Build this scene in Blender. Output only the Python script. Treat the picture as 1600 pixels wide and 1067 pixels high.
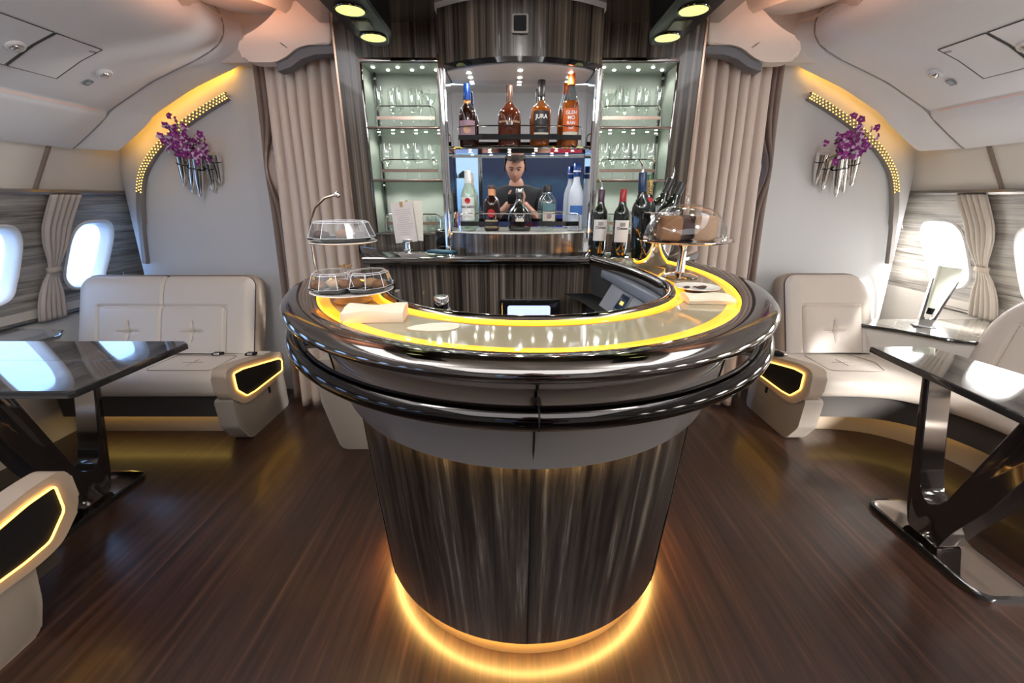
import bpy, bmesh, math, random
from mathutils import Vector, Matrix
random.seed(7)
PI = math.pi
for o in list(bpy.data.objects): bpy.data.objects.remove(o, do_unlink=True)
sc = bpy.context.scene
COL = sc.collection

# ------------------------------------------------------------------ camera, world, light
CAMX, CAMH = -0.038, 1.36
cd = bpy.data.cameras.new('camera'); cam = bpy.data.objects.new('camera', cd); COL.objects.link(cam)
cam.location = (CAMX, 0, CAMH); cam.rotation_euler = (math.radians(90 - 18.63), 0, 0)
cd.sensor_fit = 'HORIZONTAL'; cd.sensor_width = 36.0; cd.lens = 36.0 * 660 / 1600; cd.clip_start = 0.02; cd.clip_end = 200
sc.camera = cam
sc.view_settings.view_transform = 'Standard'; sc.view_settings.look = 'None'
sc.view_settings.gamma = 1.0; sc.view_settings.use_curve_mapping = False
sc.view_settings.exposure = 0.33
w = bpy.data.worlds.new('sky'); sc.world = w; w.use_nodes = True
nt = w.node_tree; nt.nodes.clear()
wo = nt.nodes.new('ShaderNodeOutputWorld'); bg = nt.nodes.new('ShaderNodeBackground')
tc = nt.nodes.new('ShaderNodeTexCoord'); sx = nt.nodes.new('ShaderNodeSeparateXYZ'); mr = nt.nodes.new('ShaderNodeMapRange')
rp = nt.nodes.new('ShaderNodeValToRGB')
nt.links.new(tc.outputs['Generated'], sx.inputs[0])
# hazy white sky towards +X (sun side), bluer towards -X
nt.links.new(sx.outputs['X'], mr.inputs[0]); mr.inputs[1].default_value = -1; mr.inputs[2].default_value = 1
nt.links.new(mr.outputs[0], rp.inputs[0]); nt.links.new(rp.outputs[0], bg.inputs[0]); nt.links.new(bg.outputs[0], wo.inputs[0])
rp.color_ramp.elements[0].position = 0.35; rp.color_ramp.elements[0].color = (0.09, 0.16, 0.30, 1)
rp.color_ramp.elements[1].position = 0.65; rp.color_ramp.elements[1].color = (1.0, 0.99, 0.97, 1)
bg.inputs[1].default_value = 13.0

def light(kind, name, loc, energy, color=(1, 1, 1), size=0.3, size_y=None, rot=(0, 0, 0), **kw):
    ld = bpy.data.lights.new(name, kind); ld.energy = energy; ld.color = color
    if kind == 'AREA':
        ld.size = size
        if size_y: ld.shape = 'RECTANGLE'; ld.size_y = size_y
    elif kind == 'POINT': ld.shadow_soft_size = size
    for k, v in kw.items(): setattr(ld, k, v)
    lo = bpy.data.objects.new(name, ld); COL.objects.link(lo); lo.location = loc; lo.rotation_euler = rot
    return lo
sun = light('SUN', 'sun', (6, -6, 5), 75.0, (1.0, 0.97, 0.92), angle=math.radians(11))
sun.rotation_euler = Vector((-0.47, 1.0, -0.40)).to_track_quat('-Z', 'Y').to_euler()
# unseen fill lights added overhead, behind the camera and along the aisles
light('AREA', 'cabin_ceiling_lamp', (0, -0.7, 2.30), 32, (.96, 0.98, 1.0), 2.4, 1.6)
light('SPOT', 'ceiling_spot', (0, .35, 2.28), 34, (1.0, .97, .92), spot_size=.9, spot_blend=.8, shadow_soft_size=.06).rotation_euler = Vector((0, 1.85, -.32)).to_track_quat('-Z', 'Y').to_euler()  # added spot out of view, brightens the cabinet header
for s in (-1, 1):
    light('AREA', 'aisle_ceiling_lamp', (s * 1.28, 0.9, 2.30), 7, (.95, 0.97, 1.0), 0.4, 1.6)
    light('POINT', 'ceiling_globe_lamp', (s * .85, .45, 2.18), 18, (.95, .97, 1.0), .12)  # added out of view to lift the side ceiling shells
    # peach cove lamp on top of the curtain valance, shining at the ceiling
    light('AREA', 'cove_lamp', (s * 1.28, 2.20, 2.10), 1.5 if s < 0 else .8, (1.0, 0.42, 0.22), 0.3, 0.3, rot=(PI, 0, 0))

# ------------------------------------------------------------------ materials
MATS = {}
def sock(b, name, val):
    if name in b.inputs: b.inputs[name].default_value = val
def mat(name, color=(.8, .8, .8), rough=.5, metal=0.0, coat=0.0, emit=None, estr=0.0, trans=0.0, ior=1.45, bump=None, spec=None, alpha=None):
    if name in MATS: return MATS[name]
    m = bpy.data.materials.new(name); m.use_nodes = True; n = m.node_tree; b = n.nodes['Principled BSDF']
    b.inputs['Base Color'].default_value = (*color, 1); b.inputs['Roughness'].default_value = rough; b.inputs['Metallic'].default_value = metal
    sock(b, 'Coat Weight', coat); sock(b, 'Coat Roughness', .03); sock(b, 'IOR', ior); sock(b, 'Transmission Weight', trans)
    if spec is not None: sock(b, 'Specular IOR Level', spec)
    if emit: b.inputs['Emission Color'].default_value = (*emit, 1); b.inputs['Emission Strength'].default_value = estr
    if bump:
        t = n.nodes.new('ShaderNodeTexNoise'); t.inputs['Scale'].default_value = bump[0]; t.inputs['Detail'].default_value = 4
        c = n.nodes.new('ShaderNodeTexCoord'); n.links.new(c.outputs['Object'], t.inputs['Vector'])
        bp = n.nodes.new('ShaderNodeBump'); bp.inputs['Strength'].default_value = bump[1]; bp.inputs['Distance'].default_value = .002
        n.links.new(t.outputs['Fac'], bp.inputs['Height']); n.links.new(bp.outputs['Normal'], b.inputs['Normal'])
    MATS[name] = m; return m
def wood(name, cols, scale, rough=.3, coat=0.0, fine=4.0, bumpy=0.0, polar=False):
    """streaky veneer: noise stretched along one object axis"""
    m = bpy.data.materials.new(name); m.use_nodes = True; n = m.node_tree; L = n.links.new; b = n.nodes['Principled BSDF']
    tcn = n.nodes.new('ShaderNodeTexCoord'); mp = n.nodes.new('ShaderNodeMapping'); mp.inputs['Scale'].default_value = scale
    L(tcn.outputs['Object'], mp.inputs['Vector'])
    vec = mp.outputs['Vector']
    if polar:      # grain follows the curve of a round body
        sp = n.nodes.new('ShaderNodeSeparateXYZ'); L(tcn.outputs['Object'], sp.inputs[0]); at = n.nodes.new('ShaderNodeMath'); at.operation = 'ARCTAN2'; L(sp.outputs['X'], at.inputs[0]); L(sp.outputs['Y'], at.inputs[1])
        ml = n.nodes.new('ShaderNodeMath'); ml.operation = 'MULTIPLY'; ml.inputs[1].default_value = .6; L(at.outputs[0], ml.inputs[0])
        cb = n.nodes.new('ShaderNodeCombineXYZ'); L(ml.outputs[0], cb.inputs[0]); L(sp.outputs['Z'], cb.inputs[2]); L(cb.outputs[0], mp.inputs['Vector'])
    n1 = n.nodes.new('ShaderNodeTexNoise'); n1.inputs['Scale'].default_value = 1.0; n1.inputs['Detail'].default_value = 6; n1.inputs['Distortion'].default_value = .35
    n2 = n.nodes.new('ShaderNodeTexNoise'); n2.inputs['Scale'].default_value = fine; n2.inputs['Detail'].default_value = 8; n2.inputs['Roughness'].default_value = .7
    L(vec, n1.inputs['Vector']); L(vec, n2.inputs['Vector'])
    mx = n.nodes.new('ShaderNodeMath'); mx.operation = 'MULTIPLY_ADD'; mx.inputs[1].default_value = .55
    ad = n.nodes.new('ShaderNodeMath'); ad.operation = 'MULTIPLY'; ad.inputs[1].default_value = .5
    L(n2.outputs['Fac'], ad.inputs[0]); L(n1.outputs['Fac'], mx.inputs[0]); L(ad.outputs[0], mx.inputs[2])
    r = n.nodes.new('ShaderNodeValToRGB'); L(mx.outputs[0], r.inputs[0])
    e = r.color_ramp.elements; e[0].position = .38; e[0].color = (*cols[0], 1); e[1].position = .68; e[1].color = (*cols[-1], 1)
    for i, c in enumerate(cols[1:-1]):
        x = e.new(.38 + .30 * (i + 1) / (len(cols) - 1)); x.color = (*c, 1)
    L(r.outputs['Color'], b.inputs['Base Color']); b.inputs['Roughness'].default_value = rough; sock(b, 'Coat Weight', coat); sock(b, 'Coat Roughness', .04 if name != 'walnut_floor' else .17)
    if bumpy:
        bp = n.nodes.new('ShaderNodeBump'); bp.inputs['Strength'].default_value = bumpy; bp.inputs['Distance'].default_value = .003
        L(mx.outputs[0], bp.inputs['Height']); L(bp.outputs['Normal'], b.inputs['Normal'])
    MATS[name] = m; return m
WZ = [(.006, .005, .004), (.035, .028, .023), (.085, .068, .055), (.19, .16, .135)]
mWoodV = wood('zebra_veneer_vertical', [(.008, .006, .005), (.040, .030, .023), (.11, .085, .066), (.24, .195, .16)], (46, 46, .30), .25, .4, 2.2)
mWoodBar = wood('zebra_veneer_bar', [(.004, .003, .002), (.018, .013, .010), (.06, .047, .036), (.22, .185, .15)], (30, 1, 1.1), .30, .15, 3.2, polar=True)
mWoodH = wood('grey_veneer_horizontal', [(.09, .08, .07), (.27, .245, .215), (.43, .40, .36), (.56, .52, .47)], (3, 1.2, 34), .45, .1)
mWoodC = wood('grey_veneer_console', [(.10, .09, .08), (.24, .22, .19), (.38, .35, .31)], (30, 2.0, 20), .15, .6)
mFloor = wood('walnut_floor', [(.007, .0026, .0015), (.018, .0066, .0036), (.034, .0135, .0075), (.068, .031, .018)], (38, 1.0, 1), .36, .24, 2.5, .06)
mTable = wood('table_veneer', [(.016, .014, .014), (.075, .065, .062), (.19, .17, .165)], (16, 1.6, 1), .06, 1.0)
mCeil = mat('ceiling_shell', (.83, .82, .83), .38)
mCeilW = mat('ceiling_panel', (.70, .67, .63), .5)
mWall = mat('bulkhead_fabric', (.60, .59, .58), .55, bump=(60, .25))
mCream = mat('cream_sidewall', (.72, .67, .60), .5)
mRimDark = mat('dark_nickel', (.24, .22, .205), .07, 1.0)
mChrome = mat('chrome', (.78, .77, .76), .06, 1.0)
mBlack = mat('black_lacquer', (.010, .009, .009), .06, 0, 1.0)
mBlackM = mat('black_matte', (.010, .010, .011), .6, spec=.15)
mGunmetal = mat('gunmetal_edge', (.30, .28, .26), .12, 1.0)
mApron = mat('taupe_lacquer', (.34, .29, .25), .38, 0, .10)
mWhitePanel = mat('grey_lacquer', (.25, .225, .21), .4, 0, .1)
mSlab = mat('beige_counter', (.30, .26, .17), .07, 0, .3)
mAmber = mat('amber_led', (1, .5, .05), .5, emit=(1.0, .34, .01), estr=8)
mAmberS = mat('amber_led_soft', (1, .5, .05), .5, emit=(1.0, .50, .06), estr=7)
mWarm = mat('warm_led', (1, .8, .4), .5, emit=(1.0, .66, .22), estr=45)
mLed = mat('white_led', (1, 1, 1), .4, emit=(1.0, .97, .85), estr=22)
mLampGreen = mat('spot_lens', (.8, .85, .4), .4, emit=(.70, .80, .24), estr=1.0)
mLeather = mat('cream_leather', (.66, .58, .50), .38, bump=(140, .25))
mLeatherD = mat('tan_leather', (.40, .31, .235), .42, bump=(140, .25))
mPipe = mat('dark_piping', (.03, .03, .05), .5)
mSeam = mat('stitch_shade', (.33, .27, .21), .6)
mPlastic = mat('taupe_plastic', (.30, .255, .215), .45)
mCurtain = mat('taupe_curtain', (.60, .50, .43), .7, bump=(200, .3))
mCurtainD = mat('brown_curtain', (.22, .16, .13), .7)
mShell = mat('valance_shell', (.72, .64, .57), .5)
mGasket = mat('grey_gasket', (.16, .165, .18), .7)
mNiche = mat('niche_lining', (.30, .335, .305), .5)
mMirror = mat('mirror', (.86, .87, .88), .015, 1.0)
mMirrorT = mat('bronze_mirror', (.42, .38, .33), .03, 1.0)
mGlassW = mat('thin_glass', (1, 1, 1), .0, trans=1.0, ior=1.45)
mWhite = mat('white_trim', (.80, .79, .77), .35)
mPaper = mat('paper', (.66, .62, .55), .8)
mNapkin = mat('napkin', (.64, .58, .45), .85)
mPlate = mat('porcelain', (.78, .74, .68), .2, coat=.5)
mGreyBox = mat('equipment_grey', (.30, .32, .36), .45)
mScreenB = mat('blue_display', (.1, .1, .2), .3, emit=(.38, .45, .95), estr=1.6)
mNavy = mat('navy_dark', (.006, .014, .04), .5)
mInk = mat('ink', (.05, .04, .05), .7)
mGold = mat('gold_foil', (.75, .55, .2), .3, .8)
mGap = mat('panel_gap', (.12, .115, .11), .7)

# glass that lets light through cheaply (thin walled)
def thin(name, tint=(1, 1, 1), refl=.12, rough=0.0):
    m = bpy.data.materials.new(name); m.use_nodes = True; n = m.node_tree; n.nodes.clear(); L = n.links.new
    out = n.nodes.new('ShaderNodeOutputMaterial'); mixn = n.nodes.new('ShaderNodeMixShader'); tr = n.nodes.new('ShaderNodeBsdfTransparent'); gl = n.nodes.new('ShaderNodeBsdfGlossy')
    lw = n.nodes.new('ShaderNodeLayerWeight'); lw.inputs['Blend'].default_value = .35
    ma = n.nodes.new('ShaderNodeMath'); ma.operation = 'MULTIPLY_ADD'; ma.inputs[1].default_value = .75; ma.inputs[2].default_value = refl
    L(lw.outputs['Facing'], ma.inputs[0]); ma.use_clamp = True
    pw = n.nodes.new('ShaderNodeMath'); pw.operation = 'POWER'; pw.inputs[1].default_value = 2.2
    L(lw.outputs['Facing'], pw.inputs[0]); L(pw.outputs[0], ma.inputs[0])
    tr.inputs[0].default_value = (*tint, 1); gl.inputs['Roughness'].default_value = rough; gl.inputs[0].default_value = (1, 1, 1, 1)
    L(ma.outputs[0], mixn.inputs[0]); L(tr.outputs[0], mixn.inputs[1]); L(gl.outputs[0], mixn.inputs[2]); L(mixn.outputs[0], out.inputs[0])
    MATS[name] = m; return m
mGlass = thin('clear_glass', (.96, .98, .97), .10)
mGlassShelf = thin('shelf_glass', (.86, .93, .88), .12)
mDome = thin('clear_dome', (.95, .96, .97), .045, .05)
mPane = thin('window_pane', (.97, .98, 1.0), .03)

# ------------------------------------------------------------------ mesh helpers
def NB(): return bmesh.new()
def face(bm, vs):
    try: return bm.faces.new(vs)
    except ValueError: return None
def box(bm, x0, x1, y0, y1, z0, z1, bev=0.0, seg=2):
    vs = [bm.verts.new(p) for p in [(x0,y0,z0),(x1,y0,z0),(x1,y1,z0),(x0,y1,z0),(x0,y0,z1),(x1,y0,z1),(x1,y1,z1),(x0,y1,z1)]]
    fs = [bm.faces.new([vs[i] for i in f]) for f in [(3,2,1,0),(4,5,6,7),(0,1,5,4),(1,2,6,5),(2,3,7,6),(3,0,4,7)]]
    if bev: bmesh.ops.bevel(bm, geom=list({e for f in fs for e in f.edges}), offset=bev, segments=seg, affect='EDGES', profile=.5)
    return bm
def tube(bm, pts, r, n=10, closed=False, caps=True):
    pts = [Vector(p) for p in pts]; N = len(pts); rings = []
    rr = r if isinstance(r, (list, tuple)) else [r] * N
    up = Vector((0, 0, 1)); prev = None
    for i, p in enumerate(pts):
        if closed: t = pts[(i + 1) % N] - pts[i - 1]
        else: t = pts[min(i + 1, N - 1)] - pts[max(i - 1, 0)]
        if t.length < 1e-9: t = Vector((0, 0, 1))
        t.normalize()
        if prev is None:
            a = up if abs(t.dot(up)) < .95 else Vector((1, 0, 0))
            u = t.cross(a).normalized()
        else:
            u = (prev - t * prev.dot(t))
            if u.length < 1e-6: u = t.cross(up)
            u.normalize()
        prev = u; v = t.cross(u)
        rings.append([bm.verts.new(p + (u * math.cos(2*PI*k/n) + v * math.sin(2*PI*k/n)) * rr[i]) for k in range(n)])
    M = N if closed else N - 1
    for i in range(M):
        A, B = rings[i], rings[(i + 1) % N]
        for k in range(n): face(bm, [A[k], A[(k+1) % n], B[(k+1) % n], B[k]])
    if caps and not closed: face(bm, rings[0][::-1]); face(bm, rings[-1])
    return bm
def lathe(bm, prof, c=(0, 0, 0), n=24, a0=0, a1=2*PI, M=None):
    """prof: (r,z) list bottom->top"""
    full = abs(a1 - a0 - 2*PI) < 1e-6; K = n if full else n + 1; rings = []
    for r, z in prof:
        if r < 1e-6 and full:
            v = bm.verts.new((c[0], c[1], c[2] + z)); rings.append([v] * K)
        else: rings.append([bm.verts.new((c[0] + r*math.cos(a0+(a1-a0)*k/n), c[1] + r*math.sin(a0+(a1-a0)*k/n), c[2] + z)) for k in range(K)])
    for A, B in zip(rings, rings[1:]):
        for k in range(n):
            q = [A[k], A[(k+1) % K], B[(k+1) % K], B[k]]; u = []
            for x in q:
                if x not in u: u.append(x)
            if len(u) > 2: face(bm, u)
    if M is not None: bmesh.ops.transform(bm, matrix=M, verts=list({v for R in rings for v in R}))
    return bm
def prism(bm, poly, axis, a, b, bev=0.0, seg=2):
    """poly in the two other axes, extruded along axis from a to b"""
    def P(q, h):
        return {'x': (h, q[0], q[1]), 'y': (q[0], h, q[1]), 'z': (q[0], q[1], h)}[axis]
    A = [bm.verts.new(P(q, a)) for q in poly]; B = [bm.verts.new(P(q, b)) for q in poly]; n = len(poly)
    fs = [face(bm, A[::-1]), face(bm, B)] + [face(bm, [A[i], A[(i+1) % n], B[(i+1) % n], B[i]]) for i in range(n)]
    if bev: bmesh.ops.bevel(bm, geom=list({e for f in fs if f for e in f.edges}), offset=bev, segments=seg, affect='EDGES', profile=.5)
    return bm
def grid(bm, rows, closeu=False):
    V = [[bm.verts.new(p) for p in r] for r in rows]
    for A, B in zip(V, V[1:]):
        n = len(A)
        for k in range(n if closeu else n - 1): face(bm, [A[k], A[(k+1) % n], B[(k+1) % n], B[k]])
    return V
def rrect(w, h, r, n=5, cx=0, cy=0):
    r = min(r, w/2 - 1e-4, h/2 - 1e-4); out = []
    for (sx_, sy_, a) in ((1, 1, 0), (-1, 1, 90), (-1, -1, 180), (1, -1, 270)):
        for i in range(n + 1):
            t = math.radians(a + 90 * i / n); out.append((cx + sx_*(w/2 - r) + r*math.cos(t), cy + sy_*(h/2 - r) + r*math.sin(t)))
    return out
def roundpoly(poly, r, n=4):
    out = []; N = len(poly)
    for i in range(N):
        p = Vector(poly[i]); a = Vector(poly[i-1]); b = Vector(poly[(i+1) % N])
        rr = r[i] if isinstance(r, (list, tuple)) else r
        d1 = (a - p); d2 = (b - p); l = min(rr, d1.length*.45, d2.length*.45)
        s = p + d1.normalized()*l; e = p + d2.normalized()*l
        for k in range(n + 1):
            t = k / n; q = s*(1-t)**2 + p*2*t*(1-t) + e*t*t; out.append((q.x, q.y))
    return out
def shade(me, ang=40):
    me.polygons.foreach_set('use_smooth', [True] * len(me.polygons))
    try: me.set_sharp_from_angle(angle=math.radians(ang))
    except Exception: pass
def absloc(o):
    v = Vector((0, 0, 0))
    while o: v += Vector(o.location); o = o.parent
    return v
def obj(name, bm, m, parent=None, local=False, smooth=True, ang=40, mods=None, kind=None, label=None):
    bmesh.ops.remove_doubles(bm, verts=bm.verts, dist=1e-6)
    bmesh.ops.recalc_face_normals(bm, faces=bm.faces)
    if parent is not None and not local: bmesh.ops.translate(bm, verts=bm.verts, vec=-absloc(parent))
    me = bpy.data.meshes.new(name); bm.to_mesh(me); bm.free()
    me.materials.append(m)
    if smooth: shade(me, ang)
    o = bpy.data.objects.new(name, me); COL.objects.link(o)
    if parent is not None: o.parent = parent
    if kind: o['kind'] = kind
    if label: o['label'] = label
    return o
def objs(name, bm, m, parent=None, **k):
    bm.verts.index_update(); seen = set(); out = []
    for v0 in bm.verts:
        if v0.index in seen: continue
        isl = []; st = [v0]; seen.add(v0.index)
        while st:
            v = st.pop(); isl.append(v)
            for e in v.link_edges:
                w_ = e.other_vert(v)
                if w_.index not in seen: seen.add(w_.index); st.append(w_)
        nb = NB(); mp = {v: nb.verts.new(v.co) for v in isl}
        for f in {f for v in isl for f in v.link_faces}: face(nb, [mp[v] for v in f.verts])
        out.append(obj(name, nb, m, parent, **k))
    bm.free(); return out
def thing(name, label, cat, loc=(0, 0, 0), rotz=0, group=None):
    o = bpy.data.objects.new(name, None); COL.objects.link(o); o.location = loc; o.rotation_euler = (0, 0, rotz)
    o['label'] = label; o['category'] = cat
    if group: o['group'] = group
    return o
def tag(o, label, cat, group=None):
    o['label'] = label; o['category'] = cat
    if group: o['group'] = group
    return o
def struct(name, bm, m, parent=None, **k):
    o = obj(name, bm, m, parent, **k); o['kind'] = 'structure'; return o
def dup(root, loc, rotz=None, label=None, group=None):
    r = root.copy(); COL.objects.link(r); r.location = loc
    if rotz is not None: r.rotation_euler = (0, 0, rotz)
    if label: r['label'] = label
    if group: r['group'] = group
    for ch in list(root.children):
        c = ch.copy(); COL.objects.link(c); c.parent = r
        for g in list(ch.children):
            d = g.copy(); COL.objects.link(d); d.parent = c
    return r
def text_bm(txt, size, M, depth=.0006, font_bold=False, align='CENTER', bm=None):
    cu = bpy.data.curves.new('t', 'FONT'); cu.body = txt; cu.size = size; cu.align_x = align; cu.align_y = 'CENTER'; cu.extrude = depth
    if font_bold: cu.offset = size * .02
    o = bpy.data.objects.new('t', cu); COL.objects.link(o)
    dg = bpy.context.evaluated_depsgraph_get(); me = bpy.data.meshes.new_from_object(o.evaluated_get(dg))
    me.transform(M)
    bm = bm or NB(); bm.from_mesh(me)
    bpy.data.objects.remove(o); bpy.data.curves.remove(cu); bpy.data.meshes.remove(me)
    return bm
FRONT = Matrix.Rotation(PI/2, 4, 'X')      # text facing -Y
def wrap_text(txt, size, r, z, ang=0.0, stretch=1.0):
    """text bent round a bottle of radius r, facing -Y"""
    bm = text_bm(txt, size, Matrix.Identity(4), .0004, True)
    for v in bm.verts:
        a = -PI/2 + ang + v.co.x * stretch / r; rr = r + .0008 + v.co.z
        v.co = Vector((rr*math.cos(a), rr*math.sin(a), z + v.co.y))
    return bm
def cyl_label(bm, r, z0, z1, a0, a1, n=12, t=.0007):
    rows = [[((r+t)*math.cos(-PI/2 + a0+(a1-a0)*k/n), (r+t)*math.sin(-PI/2 + a0+(a1-a0)*k/n), z) for k in range(n+1)] for z in (z0, z1)]
    grid(bm, rows); return bm

# ------------------------------------------------------------------ the cabin shell
YN, YF = -2.6, 3.55
bm = NB(); box(bm, -3.3, 3.3, YN, 5.2, -.1, 0); struct('floor', bm, mFloor)
# main ceiling between the side shells
bm = NB(); box(bm, -1.72, 1.72, YN, 5.2, 2.34, 2.42); struct('ceiling', bm, mCeilW)
# glossy dark ceiling over the bar
bm = NB(); box(bm, -1.0, 1.0, 1.45, 2.5, 2.19, 2.335, .01); struct('ceiling', bm, mat('bronze_ceiling', (.13, .10, .075), .18, .3, .5))
# rear wall
bm = NB(); box(bm, -3.3, 3.3, YN - .1, YN, 0, 2.5); struct('wall_rear', bm, mWall)
# dark room beyond the curtains
bm = NB(); box(bm, -2.3, 2.3, 5.1, 5.2, 0, 2.34); struct('wall_front', bm, mNavy)

# side walls: section through the fuselage, x as a function of z
def wx(z):
    P = [(0, 3.0), (.3, 3.1), (.6, 3.15), (.85, 3.10), (1.2, 2.92), (1.38, 2.80), (1.65, 2.64), (1.8, 2.55)]
    if z <= 0: return 3.0
    for (a, xa), (b, xb) in zip(P, P[1:]):
        if z <= b:
            t = (z - a)/(b - a); return xa + (xb - xa)*t
    return P[-1][1]
WINY = [3.03 - .61*i for i in range(9)]; WW, WH, WZC = .155, .225, .985
def wall_side(s):
    side = 'left' if s < 0 else 'right'
    # veneer band with window openings
    z0, z1 = .68, 1.385
    bm = NB(); n = 40
    def loop(yc, k):
        inner = []; outer = []
        ts = [2*PI*i/n for i in range(n)]; ca = math.atan2(.3525, .305)
        for q in (ca, PI - ca, PI + ca, 2*PI - ca): ts[min(range(n), key=lambda i: abs(ts[i] - q))] = q
        for t in ts:
            c, sn = math.cos(t), math.sin(t)
            e = 2/3.4
            inner.append((yc + WW*math.copysign(abs(c)**e, c), WZC + WH*math.copysign(abs(sn)**e, sn)))
            m_ = max(abs(c)/.305, abs(sn)/(.3525))
            outer.append((yc + c/m_, (z0+z1)/2 + sn/m_))
        return [(a[0] + (b[0]-a[0])*k, a[1] + (b[1]-a[1])*k) for a, b in zip(inner, outer)]
    for yc in WINY:
        rows = [[(s*wx(z), y, z) for y, z in loop(yc, k)] for k in (0, .15, .35, .6, .8, 1.0)]
        grid(bm, rows, True)
    # filler to the bulkhead
    zs = [z0 + (z1-z0)*i/8 for i in range(9)]
    grid(bm, [[(s*wx(z), y, z) for z in zs] for y in (WINY[0]+.305, YF)])
    grid(bm, [[(s*wx(z), y, z) for z in zs] for y in (YN, WINY[-1]-.305)])
    struct('wall_' + side, bm, mWoodH)
    bm = NB(); zs = [.0, .15, .3, .45, .6, z0]
    grid(bm, [[(s*wx(z), y, z) for z in zs] for y in (YN, YF)])
    zs = [z1, 1.45, 1.55, 1.66, 1.75]
    grid(bm, [[(s*wx(z), y, z) for z in zs] for y in (YN, YF)])
    struct('wall_' + side, bm, mCream)
    # taupe seams in the cream panel over the ledge
    for j, y in enumerate((2.60, 1.38, .16, -1.06)):
        bm = NB(); tube(bm, [(s*(wx(z) - .002), y + (1.65 - z)*-.10, z) for z in (1.40, 1.5, 1.6, 1.66)], .012, 6); struct('trim_%d' % (20 + j), bm, mat('taupe_seam', (.25, .19, .15), .7))
    # outer skin so that no sky gets in round the panels
    bm = NB()
    for yc in WINY:
        rows = [[(s*(wx(z) + .07), y, z) for y, z in loop(yc, k)] for k in (.0, .4, 1.0)]
        grid(bm, rows, True)
    struct('wall_%s_outer' % side, bm, mBlackM)
    # windows
    for i, yc in enumerate(WINY):
        bm = NB(); e = 2/3.4
        def ring(k, dx):
            out = []
            for q in range(n):
                t = 2*PI*q/n; c, sn = math.cos(t), math.sin(t)
                y = yc + (WW + k)*math.copysign(abs(c)**e, c); z = WZC + (WH + k)*math.copysign(abs(sn)**e, sn)
                out.append((s*(wx(z) + dx), y, z))
            return out
        grid(bm, [ring(.016, -.002), ring(.006, -.012), ring(-.004, -.006), ring(-.010, .02), ring(-.014, .045), ring(-.018, .072)], True)
        f = struct('window_%d' % (i + 1), bm, mWhite, ang=60)
        bm = NB(); bm.faces.new([bm.verts.new(p) for p in ring(-.014, .066)]); struct('window_pane', bm, mPane, f)
    # ledge over the windows
    bm = NB(); prof = [(0, -.016), (-.030, -.012), (-.040, 0), (-.034, .014), (0, .022)]
    ys = [YN, -1, .5, 2, 3.05, 3.16, 3.2]
    rows = []
    for j, y in enumerate(ys):
        k = 1 if j < 5 else (.7 if j == 5 else .1)
        rows.append([(s*(wx(1.40) + a*k), y, 1.398 + b) for a, b in prof])
    grid(bm, rows); struct('trim_1' if s < 0 else 'trim_2', bm, mat('ledge_gloss', (.26, .235, .215), .15, .5, .6))
wall_side(-1); wall_side(1)

# side ceiling shells (stowage contour), swept along y
PR = [(2.66, 1.66), (2.62, 1.640), (2.595, 1.652), (2.50, 1.715), (2.385, 1.795), (2.365, 1.812), (2.352, 1.838), (2.335, 1.843), (2.20, 1.913), (2.07, 1.98), (1.93, 2.035), (1.79, 2.088), (1.70, 2.13), (1.645, 2.165), (1.61, 2.21), (1.60, 2.26), (1.615, 2.32), (1.66, 2.36)]
def slope_z(x):
    Q = [p for p in PR if p[1] >= 1.64][1:]
    for (x0, z0), (x1, z1) in zip(Q, Q[1:]):
        if x1 <= x <= x0: return z0 + (z1 - z0)*(x - x0)/(x1 - x0)
    return 2.0
def smooth_prof(P, k=2):
    for _ in range(k):
        out = [P[0]]
        for a, b in zip(P, P[1:]):
            out += [(a[0]*.75 + b[0]*.25, a[1]*.75 + b[1]*.25), (a[0]*.25 + b[0]*.75, a[1]*.25 + b[1]*.75)]
        out.append(P[-1]); P = out
    return P
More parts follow.
